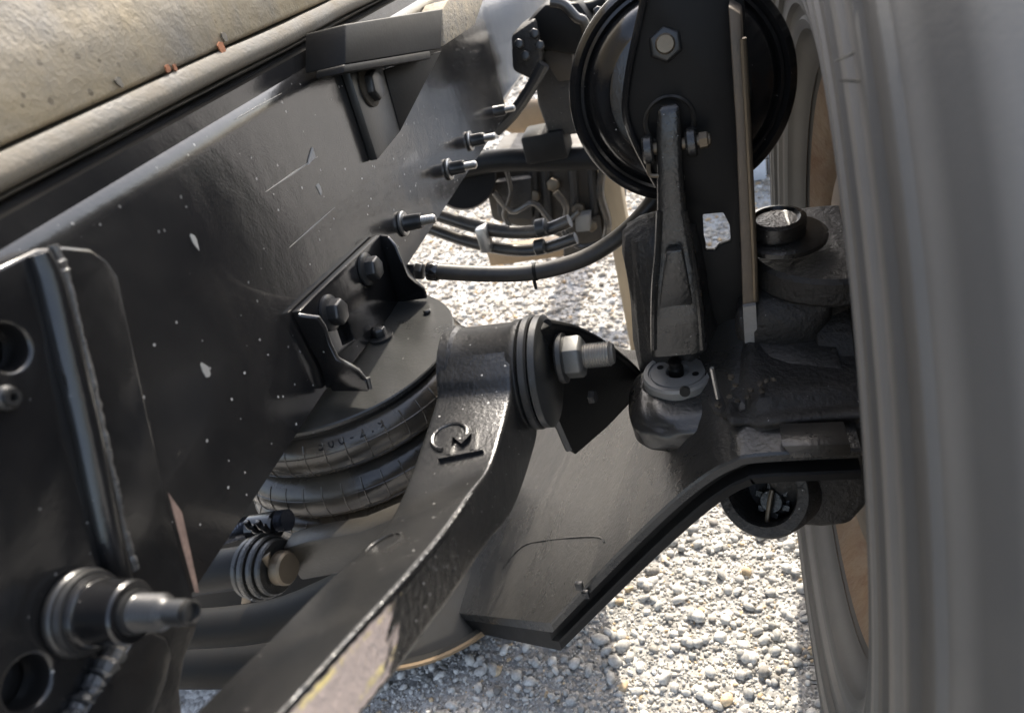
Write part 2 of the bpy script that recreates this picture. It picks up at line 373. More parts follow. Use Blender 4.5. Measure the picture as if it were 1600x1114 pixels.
obj('web', channel(-.7, 3.3, WX - .005, .722, .970, .008, .08, .02), m_frame, t)
# outer liner with a proud edge: ends at a seam
mb = MB(); pr = [(WX - .004, .716), (WX, .716)]
for i in range(9):
    a = R(90 * i / 8); pr.append((WX - .032 + .032 * math.cos(a), .943 + .032 * math.sin(a)))
pr += [(WX - .09, .975), (WX - .09, .9712), (WX - .004, .9712)]
mb.loft([[Vector((p[0], -.7, p[1])) for p in pr], [Vector((p[0], 1.345, p[1])) for p in pr]])
obj('liner_plate', mb, m_frame, t, ang=40)
def sliver(a, b, w=.0012):
    a = Vector(a); b = Vector(b); d = (b - a).normalized(); q = d.cross(Vector((1, 0, 0))).normalized()
    return MB().prism([a, (a + b) / 2 + q * w * .5, b, (a + b) / 2 - q * w * .5], (.0004, 0, 0))
for a, b, w in (((415, 300), (496, 245), .0016), ((452, 387), (523, 324), .0012), ((370, 185), (440, 146), .001)):
    obj('scratch', sliver(P(*a, x=WX), P(*b, x=WX), w), m_mark, t)
mb = MB(); q = [P(*p, x=WX) for p in ((480, 258), (482, 248), (487, 231), (491, 246))]; mb.prism(q, (.0015, 0, 0)); obj('paint_flake', mb, m_label, t)
for c in ((303, 377), (498, 295), (320, 577)):
    p = P(*c, x=WX); pts = [p + Vector((0, .004 * math.cos(a) * random.uniform(.5, 1.2), .007 * math.sin(a) * random.uniform(.6, 1.2))) for a in np.linspace(0, 6.28, 9)[:-1]]
    obj('paint_flake', MB().prism(pts, (.0006, 0, 0)), m_mark, t)
# studs with collars standing out of the web
def stud(p, s=1.0, sleeve=.026, end=.018):
    w = obj('stud_collar', MB().lathe([(.0125 * s, 0), (.0125 * s, .003 * s), (.010 * s, .005 * s), (.0095 * s, .006 * s), (.0095 * s, sleeve * .8), (.0085 * s, sleeve), (.004 * s, sleeve)], p, (1, 0, 0), 24), m_nut, t)
    obj('washer', MB().lathe([(.0145 * s, .0), (.0150 * s, .0012), (.0150 * s, .003), (.0135 * s, .0040)], p + Vector((.0005, 0, 0)), (1, 0, 0), 28), m_steel, w)
    pr = []
    x0 = sleeve - .002
    for k in range(9): pr += [(.0058 * s, x0 + end * k / 9), (.0050 * s, x0 + end * (k + .5) / 9)]
    pr += [(.0045 * s, x0 + end), (.0030 * s, x0 + end + .001)]
    obj('threaded_end', MB().lathe(pr, p, (1, 0, 0), 18), m_steel, w)
    return w
s0 = stud(P(700, 265, x=WX))
for c in ((733, 221),):
    dup(s0, P(*c, x=WX) - P(700, 265, x=WX))
dup(s0, P(628, 350, x=WX) - P(700, 265, x=WX))
dup(s0, P(768, 176, x=WX - .005) - P(700, 265, x=WX))

# ------------------------------------------------------------------ body sill above the rail
t = thing('body_sill', (-.36, .5, .98), 'sandy beige sill with pitted paint and a rust chip lying on top of the frame rail', 'sill')
mb = MB(); pr = [(-.48, 1.0), (-.382, 1.0), (-.378, 1.004), (-.382, 1.05), (-.392, 1.12), (-.42, 1.40), (-.48, 1.40)]
mb.loft([[Vector((p[0], -.8, p[1])) for p in pr], [Vector((p[0], 1.26, p[1])) for p in pr]]); obj('face', mb, m_sand, t, ang=50)
mb = MB(); secs = []
for i in range(60):
    y = -.8 + 2.06 * i / 59; dz = .0005 * math.sin(i * .7) + random.uniform(-.0003, .0003); dx = random.uniform(-.0003, .0003)
    secs.append([Vector((a + dx, y, b + dz)) for a, b in ((-.47, .979), (-.377, .980), (-.3725, .984), (-.3725, .991), (-.377, .9982), (-.47, .9985))])
mb.loft(secs); obj('lip', mb, m_lip, t, ang=50)
for c, s in (((346, 78), .0055), ((260, 108), .003), ((272, 106), .0025), ((185, 130), .0035), ((349, 58), .0045)):
    p = P(*c, x=-.3775); pts = [p + Vector((0, s * math.cos(a) * random.uniform(.5, 1.3), s * math.sin(a) * random.uniform(.6, 1.2))) for a in np.linspace(0, 6.28, 9)[:-1]]
    obj('rust_chip' if c[0] != 349 else 'paint_flake', MB().prism(pts, (.0012, 0, 0)), m_rust if c[0] not in (349, 185) else m_lip, t)
mb = MB(); secs = []
for i in range(40):
    y = -.8 + 2.0 * i / 39; secs.append([Vector((a, y, b + random.uniform(-.0005, .0005))) for a, b in ((-.46, .9755), (-.380, .9755), (-.376, .9775), (-.46, .9785))])
mb.loft(secs); obj('seam_strip', mb, m_lip, t)

# ------------------------------------------------------------------ cab bracket high on the rail
t = thing('cab_bracket', P(600, 150, x=WX), 'black angled bracket with one hex bolt hanging at the top of the rail, top middle', 'bracket')
a = [P(*p, x=-.315) for p in ((540, 38), (692, 14), (690, 76), (540, 101))]
obj('shelf', MB().prism(a, (WX + .002 + .315, 0, 0)), m_dark, t, bevel=.002)
a = [P(*p, x=-.315) for p in ((538, 101), (672, 79), (674, 92), (538, 114))]
obj('shelf_lip', MB().prism(a, (-.03, 0, 0)), m_dark, t, bevel=.002)
a = [P(*p, x=-.325) for p in ((692, 14), (700, 0), (760, -12), (742, 40), (694, 72))]
obj('casting_end', MB().prism(a, (-.034, 0, 0)), mat('lit_casting', (.12, .105, .08), .5, dust=(.35, .29, .2), damt=.9, dscale=50, specks=.6, spk=(.01, .01, .01), spscale=200, bump=1., bscale=200, bdist=.003), t, bevel=.002)  # pale dusty colour carries the sunlit look of this end
a = [P(*p, x=-.350) for p in ((546, 113), (600, 104), (628, 203), (590, 250))]
obj('strap', MB().prism(a, (-.0095, 0, 0)), m_plate, t, bevel=.0012)
tri = [P(600, 110, x=-.349), P(690, 80, x=-.318), P(626, 205, x=-.349)]
nrm = (tri[1] - tri[0]).cross(tri[2] - tri[0]).normalized()
obj('gusset', MB().prism(tri, nrm * .008), m_dark, t, bevel=.001)
p = P(575, 135, x=-.350)
bo = obj('bolt', MB().hexa(p, (1, 0, 0), .017, .013, up=(0, .3, 1)), m_nut, t, bevel=.001)
obj('washer', MB().lathe([(.021, -.0005), (.022, .001), (.022, .003), (.018, .0045)], p, (1, 0, 0), 28), m_brown, bo)

# ------------------------------------------------------------------ hanger bracket, lower left
HX = -.338
t = thing('hanger_bracket', P(150, 700, x=HX), 'large black hanger plate with a welded rib and round holes at the left edge', 'bracket')
out = [(-160, 470), (0, 416), (58, 388), (100, 384), (142, 388), (168, 405), (187, 432), (214, 560), (246, 705), (280, 850), (312, 960), (308, 985), (290, 1030), (283, 1075), (292, 1180), (-200, 1300), (-300, 800)]
poly = [P(*p, x=HX) for p in out]
holes = []
for c, r in (((14, 543), .0115), ((45, 1067), .0125)):
    holes.append(MB().cyl(P(*c, x=HX) + Vector((-.06, 0, 0)), (1, 0, 0), r, .1, 32))
obj('plate', MB().prism(poly, (WX + .0015 - HX, 0, 0)), m_gloss, t, bevel=.0025, seg=3, cut=holes)
# rib: raised fold running down the plate
rp = [P(*p, x=HX + .002) for p in ((60, 396), (78, 440), (100, 530), (128, 650), (152, 760), (172, 850), (192, 915))]
obj('rib', MB().tube(rp, [.006, .0075, .008, .008, .008, .0075, .006], 14, 6), m_gloss, t)
rp2 = [p + Vector((.0015, .009, 0)) for p in rp]
mb = MB(); rad = []
full = []
for i in range(len(rp2) - 1):
    for k in range(12): full.append(rp2[i].lerp(rp2[i + 1], k / 12))
mb.tube(full, [.0030 + random.uniform(-.0006, .0007) for _ in full], 8, 1); obj('weld_bead', mb, m_weld, t)
# weld bead at the bottom and the lower gusset plate
wp = [P(*p, x=HX + .004) for p in ((212, 975), (195, 1000), (172, 1035), (145, 1075), (118, 1114), (60, 1200))]
full = []
for i in range(len(wp) - 1):
    for k in range(8): full.append(wp[i].lerp(wp[i + 1], k / 8) + Vector((0, random.uniform(-.001, .001), random.uniform(-.001, .001))))
obj('weld_bead', MB().tube(full, [.0055 + random.uniform(-.0012, .0014) for _ in full], 10, 1), m_weld, t)
a = [P(*p, x=HX + .010) for p in ((216, 990), (240, 985), (262, 995), (272, 1020), (262, 1065), (240, 1120), (200, 1220), (60, 1220))]
obj('gusset', MB().prism(a, (-.0095, 0, 0)), m_gloss, t, bevel=.0025, seg=3)
# big stud
p = P(118, 955, x=HX)
w = obj('stud_collar', MB().lathe([(.0190, 0), (.0190, .012), (.0175, .0155), (.0165, .016), (.0160, .036), (.0150, .0375), (.008, .0375)], p, (1, 0, 0), 36), m_gloss, t)
obj('washer', MB().lathe([(.0215, .002), (.0225, .0035), (.0225, .006), (.0215, .0075), (.020, .008), (.0215, .009), (.0205, .012)], p, (1, 0, 0), 36), m_nut, w)
pr = [(.0112, .036), (.0112, .040), (.0095, .0405)]
for k in range(7): pr += [(.0094, .041 + k * .0024), (.0084, .0422 + k * .0024)]
pr += [(.0068, .0585)]
for k in range(6): pr += [(.0066, .059 + k * .0018), (.0056, .0599 + k * .0018)]
pr += [(.0062, .070), (.0062, .073), (.0048, .0735), (.0042, .071)]
obj('threaded_end', MB().lathe(pr, p, (1, 0, 0), 24), m_nut, w)
p = P(6, 622, x=HX)
bo = obj('grease_nipple', MB().lathe([(.0062, 0), (.0062, .003), (.0048, .0042), (.0042, .0065), (.0022, .0065), (.0022, .002)], p, (1, 0, 0), 20), m_nut, t)
obj('rust_streak', MB().prism([P(*q, x=HX + .0002) for q in ((262, 770), (283, 800), (298, 868), (310, 925), (304, 925), (286, 860))], (.0006, 0, 0)), mat('pink_primer', (.17, .115, .09), .8, var=.3, dscale=60, bump=.8), t)

# ------------------------------------------------------------------ air spring
SC = Vector((-.39, .572, 0)); SZ = .706
t = thing('air_spring', (SC.x, SC.y, .52), 'black rubber air spring with three ribbed bellows under a round top plate', 'air spring')
obj('top_plate', MB().lathe([(.1255, SZ - .006), (.127, SZ - .0045), (.127, SZ - .0012), (.126, SZ)], SC, (0, 0, 1), 96), m_plate, t)
obj('bead_ring', MB().lathe([(.118, SZ - .014), (.1215, SZ - .012), (.1215, SZ - .0062), (.118, SZ - .0061)], SC, (0, 0, 1), 96), m_dark, t)
def bellow(zt, zb, r_in, r_out, name='bellows'):
    N = 44 * 10; prof = []; k_ = 18
    for i in range(k_ + 1):
        a = math.pi * i / k_
        prof.append((r_in + (r_out - r_in) * math.sin(a) ** .8, zt + (zb - zt) * (1 - math.cos(a)) / 2))
    o = obj(name, MB().lathe(prof[::-1], SC, (0, 0, 1), 132), m_rubber, t, ang=70)
    mb = MB()
    for q in range(44):
        a = 2 * math.pi * q / 44; ca, sa = math.cos(a), math.sin(a)
        mb.tube([SC + Vector((ca * (r_ + .0001), sa * (r_ + .0001), z_)) for r_, z_ in prof[4:-3]], .0006, 5, 1, caps=False)
    for q in (7, 12):
        r_, z_ = prof[q]; mb.lathe([(r_ - .0002, z_ - .0006), (r_ + .0006, z_), (r_ - .0002, z_ + .0006)], SC, (0, 0, 1), 96, cap0=False, cap1=False)
    obj('moulding_lines', mb, m_rubber, o)
    return o
b1 = bellow(SZ - .010, SZ - .056, .110, .1350)
obj('girdle_hoop', MB().lathe([(.108, SZ - .060), (.1125, SZ - .058), (.1125, SZ - .054), (.108, SZ - .052)], SC, (0, 0, 1), 96), m_dark, t)
b2 = bellow(SZ - .056, SZ - .104, .110, .1385)
obj('girdle_hoop', MB().lathe([(.108, SZ - .108), (.1125, SZ - .106), (.1125, SZ - .102), (.108, SZ - .100)], SC, (0, 0, 1), 96), m_dark, t)
b3 = bellow(SZ - .104, SZ - .150, .108, .1365)
obj('base_plate', MB().lathe([(.108, SZ - .165), (.113, SZ - .163), (.113, SZ - .150), (.108, SZ - .148)], SC, (0, 0, 1), 72), m_dark, t)
# moulded lettering on the upper bellows
def char_mesh(ch, size, depth):
    cu = bpy.data.curves.new('glyph', 'FONT'); cu.body = ch; cu.size = size; cu.extrude = depth; cu.align_x = 'CENTER'; cu.resolution_u = 3
    o = bpy.data.objects.new('glyph', cu); col.objects.link(o)
    dg = bpy.context.evaluated_depsgraph_get(); me = bpy.data.meshes.new_from_object(o.evaluated_get(dg))
    vs = [v.co.copy() for v in me.vertices]; fs = [list(p.vertices) for p in me.polygons]
    bpy.data.objects.remove(o); bpy.data.meshes.remove(me); return vs, fs
mb = MB()
p0 = P(505, 683, z=SZ - .018) - SC; a0 = math.atan2(p0.y, p0.x)
for i, ch in enumerate('500-2.9'):
    a = a0 + i * .072
    rad = Vector((math.cos(a), math.sin(a), 0)); tang = Vector((-math.sin(a), math.cos(a), 0))
    nrm = (rad * .62 + Vector((0, 0, .78))).normalized(); upv = nrm.cross(tang)
    o = SC + rad * .1321 + Vector((0, 0, SZ - .0205))
    vs, fs = char_mesh(ch, .0120, .0010)
    mb.add([o + tang * v.x + upv * v.y + nrm * v.z for v in vs], fs)
obj('lettering', mb, m_dark, b1)
p = P(596, 528, z=SZ)
bo = obj('bolt', MB().hexa(p + Vector((0, 0, .003)), (0, 0, 1), .0078, .009), m_nut, t, bevel=.0006)
obj('washer', MB().lathe([(.0125, -.0005), (.013, .001), (.013, .003), (.009, .0036)], p, (0, 0, 1), 28), m_nut, bo)
obj('air_plug', MB().cyl(P(668, 489, z=SZ), (0, 0, 1), .004, .004, 14, .001), m_nut, t)

# ------------------------------------------------------------------ spring mount bracket on the rail
BX = -.350
t = thing('spring_bracket', P(560, 480, x=BX), 'black bolted bracket with two flared gussets standing on the air spring plate', 'bracket')
back = [P(*p, x=BX) for p in ((468, 486), (592, 367), (606, 372), (624, 470), (612, 490), (522, 606), (512, 570))]
slot = MB().prism([P(*p, x=BX + .02) for p in ((556, 506), (560, 492), (568, 490), (577, 505), (584, 527), (566, 536))], (-.06, 0, 0))
obj('back_plate', MB().prism(back, (WX + .0012 - BX, 0, 0)), m_gloss, t, bevel=.0015, cut=[slot])
def gus(base, edge, th, name='gusset'):
    # base line lies on the back plate (two pixels), edge = list of (px, py, outward distance)
    pts = [P(*p, x=BX - .001) for p in base] + [P(px, py, x=BX + dx) for px, py, dx in edge]
    return obj(name, MB().prism(pts, th), m_gloss, t, bevel=.0015)
gus(((468, 487), (522, 607)), ((579, 607, .040), (575, 590, .040), (562, 577, .034), (545, 568, .028), (530, 556, .022), (519, 534, .017), (511, 508, .014), (500, 492, .011)), (0, -.005, 0))
gus(((592, 368), (622, 473)), ((667, 467, .038), (662, 452, .037), (648, 443, .032), (636, 432, .027), (628, 410, .022), (618, 384, .017), (606, 371, .010)), (0, .005, 0))
for c in ((571, 421), (513, 489)):
    p = P(*c, x=BX)
    bo = obj('bolt', MB().hexa(p + Vector((.004, 0, 0)), (1, 0, 0), .0125, .0115, up=(0, .5, 1)), m_nut, t, bevel=.0008)
    obj('washer', MB().lathe([(.0150, -.0005), (.0168, .0008), (.0168, .003), (.0145, .0045), (.012, .005)], p, (1, 0, 0), 32), m_nut, bo)
obj('weld_bead', MB().tube([P(575, 590, x=BX + .041), P(579, 607, x=BX + .040)], .002, 8), m_weld, t)

# ------------------------------------------------------------------ suspension arm
EY = Vector((0, .52, 0)); e0 = P(762, 588, y=.52); ex0 = P(706, 575, y=.52).x; ex1 = P(832, 588, y=.52).x
t = thing('suspension_arm', e0, 'forged black suspension arm coming toward the viewer, pale sun painted on its lower side', 'suspension arm')
ER = .0475
eye = obj('eye', MB().lathe([(ER - .003, 0), (ER + .001, .0015), (ER + .001, .010), (ER - .0015, .013), (ER - .0015, ex1 - ex0 - .012), (ER + .0005, ex1 - ex0 - .008), (ER + .0005, ex1 - ex0 - .002), (ER - .003, ex1 - ex0)], (ex0, e0.y, e0.z), (1, 0, 0), 72), m_arm, t)
# cross-sections: top-left, top-right, bottom-right corners from the survey, rounded
def section(tl, tr, br):
    bl = br + (tl - tr); c = [tl, tr, br, bl]; out = []
    for i in range(4):
        p, a, b = c[i], c[i - 1], c[(i + 1) % 4]; r = .0045
        da = (a - p).normalized() * r; db = (b - p).normalized() * r
        for k in range(5):
            u = k / 4; out.append((p + da) * (1 - u) ** 2 + p * 2 * u * (1 - u) + (p + db) * u * u)
    return out
XL, XR = ex0 + .0015, ex1 - .003
def pr_(px, py): return P(px, py, x=XR)
st = [((702, 560), (812, 560), (834, 640)), ((690, 650), (806, 606), (836, 672)), ((655, 735), (796, 660), (832, 728)), ((618, 795), (772, 716), (806, 790)), ((560, 862), (738, 766), (762, 850)),
      ((500, 918), (694, 828), (712, 926)), ((420, 998), (634, 898), (668, 986)), ((350, 1066), (560, 978), (620, 1052)), ((296, 1120), (436, 1114), (556, 1130)), ((180, 1235), (290, 1260), (440, 1290))]
yc, zc = e0.y, e0.z
q_ = P(796, 660, x=XR); qb = P(832, 728, x=XR)
def tangent(q, sgn):
    d = math.hypot(q.y - yc, q.z - zc); base = math.atan2(q.z - zc, q.y - yc); al = math.acos(min(1, (ER - .0004) / d)); a = base + sgn * al
    return yc + (ER - .0004) * math.cos(a), zc + (ER - .0004) * math.sin(a)
ta_, tb_ = tangent(q_, -1), tangent(q_, 1)
up_ = ta_ if ta_[1] > tb_[1] else tb_
la_, lb_ = tangent(qb, -1), tangent(qb, 1)
lo_ = la_ if la_[1] < lb_[1] else lb_
secs = [section(Vector((XL, *up_)), Vector((XR, *up_)), Vector((XR, *lo_)))]
for k in (.35, .7):
    m_ = Vector((XR, up_[0], up_[1])).lerp(q_, k); lb2 = Vector((XR, lo_[0], lo_[1])).lerp(qb, k)
    secs.append(section(Vector((XL, m_.y, m_.z)), m_, lb2))
st = st[3:]
for i, (tl, tr, br) in enumerate(st):
    T = P(*tr, x=XR); B = P(*br, x=XR); L = P(*tl, x=XL)
    secs.append(section(L, T, B))
# smooth between stations
dense = []
for i in range(len(secs) - 1):
    s0_, s1_, s2_, s3_ = secs[max(i - 1, 0)], secs[i], secs[i + 1], secs[min(i + 2, len(secs) - 1)]
    for k in range(5):
        u = k / 5
        dense.append([.5 * (2 * b + (c - a) * u + (2 * a - 5 * b + 4 * c - d) * u * u + (3 * b - a - 3 * c + d) * u ** 3) for a, b, c, d in zip(s0_, s1_, s2_, s3_)])
dense.append(secs[-1])
body = obj('arm_body', MB().loft(dense), m_arm, t, ang=50)
# forged mark and stamp on the top face
def on_arm(px, py):
    """point on the arm's upper face along a survey ray (nearest of the section tops)"""
    r = ROT.T @ np.array([(px - CX) / FPX, (py - CY) / FPX, 1.0]); r = Vector(r)
    best = None
    for k in range(len(dense) - 1):
        for (a, b, c) in ((dense[k][4], dense[k][5], dense[k + 1][4]), (dense[k + 1][4], dense[k][5], dense[k + 1][5])):
            from mathutils.geometry import intersect_ray_tri
            h = intersect_ray_tri(a, b, c, r, Vector(EYE))
            if h is not None and (best is None or (h - Vector(EYE)).length < (best[0] - Vector(EYE)).length):
                n_ = (b - a).cross(c - a).normalized(); best = (h, n_ if n_.z > 0 else -n_)
    return best
ha = on_arm(740, 700); h1 = on_arm(715, 705)
if ha and h1:
    xa = (ha[0] - h1[0]).normalized(); ya = ha[1].cross(xa)
    mb = MB(); vs, fs = char_mesh('M', .036, .0022); o = h1[0] - ya * .006 + xa * .004 + ha[1] * .0022
    mb.add([o + xa * v.x + ya * v.y + ha[1] * (v.z) for v in vs], fs)
    base = [o + xa * q[0] + ya * q[1] for q in ((-.018, -.002), (.018, -.002), (.018, 0), (-.018, 0))]
    mb.prism([p - ha[1] * .002 for p in base], ha[1] * .0035)
    oc = h1[0] - xa * .008 + ya * .018 + ha[1] * .001; ring = [oc + (xa * math.cos(a) + ya * math.sin(a)) * .0145 for a in np.linspace(-.2, 4.4, 26)]
    mb.tube(ring, .0018, 8, 1); obj('forged_mark', mb, m_arm, t)
hs = on_arm(600, 850)
if hs:
    u, v, w = frame(hs[1]); mb = MB()
    mb.tube([hs[0] + (u * math.cos(a) + v * math.sin(a)) * .0125 for a in np.linspace(0, 6.1, 30)], .0007, 6, 1); obj('round_stamp', mb, m_cast, t)
# sunlit look of the lower side painted in: pink, yellow streaks, ragged upper end
def side_pt(k, u, off):
    k = max(0, min(len(dense) - 1.001, k)); i_ = int(k); fr = k - i_
    a = dense[i_][9].lerp(dense[i_ + 1][9], fr); b = dense[i_][10].lerp(dense[i_ + 1][10], fr); o2 = dense[i_][0].lerp(dense[i_ + 1][0], fr)
    n_ = (b - a).cross(dense[min(i_ + 1, len(dense) - 1)][9] - dense[i_][9]).normalized(); n_ = n_ if n_.x > 0 else -n_
    return a.lerp(b, u) + n_ * off
def side_strip(name, k0, k1, ua, ub, off, m, rag=.0):
    rows = []; N = 60; mb = MB(); nu = 14
    for i in range(N + 1):
        row = []
        for j in range(nu + 1):
            u = ua + (ub - ua) * j / nu
            ks = k0 + (rag * (math.sin(j * 2.1) * .5 + math.sin(j * 5.3 + 1) * .6) if i == 0 else 0)
            uu = u + (random.uniform(-.02, .02) if j in (0, nu) else 0)
            row.append(side_pt(ks + (k1 - ks) * i / N, uu, off))
        rows.append(row)
    vs = [p for r in rows for p in r]; fs = [[i * (nu + 1) + j, i * (nu + 1) + j + 1, (i + 1) * (nu + 1) + j + 1, (i + 1) * (nu + 1) + j] for i in range(N) for j in range(nu)]
    return obj(name, mb.add(vs, fs), m, t, ang=60)
K0 = next(k for k in range(len(dense)) if (lambda c: CY + FPX * c[1] / c[2])(ROT @ (np.array(dense[k][8]) - EYE)) > 930)
def sun_patch_material():  # black arm paint with the sun patch mixed into its colour
    m = mat('sun_patch_paint', (.008, .0085, .0092), .22, dust=(.085, .078, .068), damt=.15, dscale=15, specks=.17, spscale=150, bump=.8, bscale=150, bdist=.002)
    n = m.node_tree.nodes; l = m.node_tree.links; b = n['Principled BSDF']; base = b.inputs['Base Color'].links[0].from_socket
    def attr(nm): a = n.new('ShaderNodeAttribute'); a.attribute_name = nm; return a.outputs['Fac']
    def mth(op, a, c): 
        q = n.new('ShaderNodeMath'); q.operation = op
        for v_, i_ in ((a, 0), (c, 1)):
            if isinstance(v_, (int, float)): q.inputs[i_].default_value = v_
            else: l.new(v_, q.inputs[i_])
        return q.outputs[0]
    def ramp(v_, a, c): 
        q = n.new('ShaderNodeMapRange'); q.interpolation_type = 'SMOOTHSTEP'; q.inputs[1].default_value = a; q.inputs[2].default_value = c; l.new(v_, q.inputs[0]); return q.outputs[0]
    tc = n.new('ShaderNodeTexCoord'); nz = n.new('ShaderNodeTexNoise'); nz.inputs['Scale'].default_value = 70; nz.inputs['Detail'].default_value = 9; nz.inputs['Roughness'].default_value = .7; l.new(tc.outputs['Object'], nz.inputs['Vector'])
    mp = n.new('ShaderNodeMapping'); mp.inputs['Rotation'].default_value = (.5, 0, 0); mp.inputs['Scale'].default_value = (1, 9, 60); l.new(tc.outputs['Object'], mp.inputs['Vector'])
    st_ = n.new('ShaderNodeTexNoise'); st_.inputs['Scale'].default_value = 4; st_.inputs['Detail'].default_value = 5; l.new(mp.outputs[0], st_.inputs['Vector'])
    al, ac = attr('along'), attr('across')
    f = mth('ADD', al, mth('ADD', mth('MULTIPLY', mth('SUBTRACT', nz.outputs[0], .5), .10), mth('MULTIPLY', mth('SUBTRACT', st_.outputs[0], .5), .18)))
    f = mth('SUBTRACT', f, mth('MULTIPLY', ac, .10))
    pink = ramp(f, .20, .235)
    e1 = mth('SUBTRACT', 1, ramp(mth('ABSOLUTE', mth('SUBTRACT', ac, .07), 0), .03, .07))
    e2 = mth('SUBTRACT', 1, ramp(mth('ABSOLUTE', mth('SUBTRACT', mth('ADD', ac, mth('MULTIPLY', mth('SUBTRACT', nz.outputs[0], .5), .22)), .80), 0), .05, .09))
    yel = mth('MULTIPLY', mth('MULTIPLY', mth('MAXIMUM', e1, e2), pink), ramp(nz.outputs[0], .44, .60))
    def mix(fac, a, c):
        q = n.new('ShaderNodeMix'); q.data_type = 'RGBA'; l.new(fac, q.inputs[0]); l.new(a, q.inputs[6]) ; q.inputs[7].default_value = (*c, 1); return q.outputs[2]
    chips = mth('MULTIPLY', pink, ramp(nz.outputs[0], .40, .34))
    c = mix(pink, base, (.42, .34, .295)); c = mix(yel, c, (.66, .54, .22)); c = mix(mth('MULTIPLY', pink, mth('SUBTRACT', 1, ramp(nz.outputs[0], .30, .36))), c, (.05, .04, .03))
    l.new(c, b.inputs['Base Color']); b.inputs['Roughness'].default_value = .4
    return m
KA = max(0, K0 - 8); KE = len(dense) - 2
so = side_strip('sun_patch', KA, KE, .02, .98, .0005, sun_patch_material(), 0)  # strip over the arm side carrying the painted sun patch
me = so.data; nu1 = 15; N1 = 61
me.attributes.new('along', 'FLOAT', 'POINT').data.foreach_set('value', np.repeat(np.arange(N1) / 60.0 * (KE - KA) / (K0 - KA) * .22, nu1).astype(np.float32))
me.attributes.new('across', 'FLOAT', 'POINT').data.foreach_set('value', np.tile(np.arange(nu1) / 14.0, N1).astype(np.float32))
cr = [dense[i][7] * .6 + dense[i][8] * .4 for i in range(20, len(dense) - 2)]
cr = [a.lerp(b, k / 5) for a, b in zip(cr[:-1], cr[1:]) for k in range(5)]
obj('edge_bead_or_glint', MB().tube(cr, [.0006 + random.uniform(-.0004, .0004) for _ in cr], 7, 1), m_weld, t)  # thin bright tube added to stand for the glint along the crease

# ------------------------------------------------------------------ pivot bolt
cb = Vector((ex1, e0.y, e0.z))
t = thing('pivot_bolt', cb, 'steel pivot bolt with thick washers, hex nut and bare thread at the arm eye', 'bolt')
obj('washer', MB().lathe([(.048, .0005), (.0505, .002), (.0505, .007), (.049, .0085)], cb, (1, 0, 0), 72), m_nut, t)
obj('washer', MB().lathe([(.047, .009), (.0495, .0105), (.0495, .016), (.047, .0175)], cb, (1, 0, 0), 72), m_plate, t)
nx = cb + Vector((.024, .012, .004))
obj('nut', MB().lathe([(.021, .0), (.0225, .002), (.0225, .006), (.019, .0072)], nx, (1, 0, 0), 36), m_nut, t)
obj('nut', MB().hexa(nx + Vector((.007, 0, 0)), (1, 0, 0), .0195, .016, up=(0, .35, 1)), mat('grey_nut', (.10, .10, .095), .33, .5, dust=GREY, damt=.4, dscale=50), t, bevel=.001)
pr = []
for k in range(12): pr += [(.0112, .020 + k * .0023), (.0099, .0211 + k * .0023)]
pr += [(.0085, .049)]
obj('thread', MB().lathe(pr, nx, (1, 0, 0), 28), m_steel, t)

# ------------------------------------------------------------------ pivot bracket behind the bolt
t = thing('pivot_bracket', P(930, 620, y=.62), 'black triangular pivot bracket behind the nut, joining the arm eye to the axle', 'bracket')
b3d = [P(842, 520, y=.515), P(866, 512, y=.53), P(905, 519, y=.57), P(945, 540, y=.62), P(985, 573, y=.68), P(1004, 595, y=.70), P(1002, 622, y=.69), P(950, 668, y=.645), P(892, 706, y=.60), P(862, 650, y=.55), P(845, 590, y=.525)]
nrm = Vector((0, 0, 0))
for i in range(1, len(b3d) - 1): nrm += (b3d[i] - b3d[0]).cross(b3d[i + 1] - b3d[0])
nrm.normalize(); nrm = nrm if nrm.x < 0 else -nrm
cen = sum(b3d, Vector()) / len(b3d)
b3d = [p - nrm * (p - cen).dot(nrm) * .9 for p in b3d]
obj('plate', MB().prism(b3d, nrm * .010), m_dark, t, bevel=.0018)
edge = [b3d[i] - nrm * .0005 for i in (1, 2, 3, 4, 5)]
obj('edge_flange', MB().tube([p + nrm * .004 for p in edge], .0045, 10, 5), m_dark, t)
p = P(922, 620, y=.585); obj('bolt_head', MB().hexa(p, (1, -.2, .1), .007, .006), m_dirty, t)
q = [P(*c, y=.54) for c in ((858, 640), (866, 640), (894, 704), (886, 706))]
obj('shim', MB().prism(q, (-.002, .002, 0)), m_plate, t)

# ------------------------------------------------------------------ axle beam
t = thing('axle_beam', (-.1, .6, .45), 'dusty black dropped axle beam with wide flat top sloping down below the arm', 'axle')
near = [P(*p, y=.51) for p in ((1345, 702), (1180, 711), (1140, 722), (1110, 737), (1075, 762), (1040, 792), (1000, 830), (950, 880), (900, 932), (850, 985))]
last = near[-1]; dl = (near[-1] - near[-2]).normalized(); near += [last + dl * .1, last + dl * .43]
def sweep(path, prof):
    """prof: (y offset, offset along local normal) swept along a path in the xz plane"""
    secs = []
    for k, p in enumerate(path):
        tt = (path[min(k + 1, len(path) - 1)] - path[max(k - 1, 0)]); tt.y = 0; tt.normalize(); nn = Vector((tt.z, 0, -tt.x)); nn = nn if nn.z > 0 else -nn
        wd = 1 + 2.2 * max(0, min(1, (-.08 - p.x) / .2)); q_u = max(0, min(1, (p.x + .17) / .12)); tl_ = .17 * q_u * q_u * (3 - 2 * q_u)
        secs.append([p + Vector((0, a * wd if a > .1 else a, max(0, a) * tl_)) + nn * b for a, b in prof])
    return MB().loft(secs)
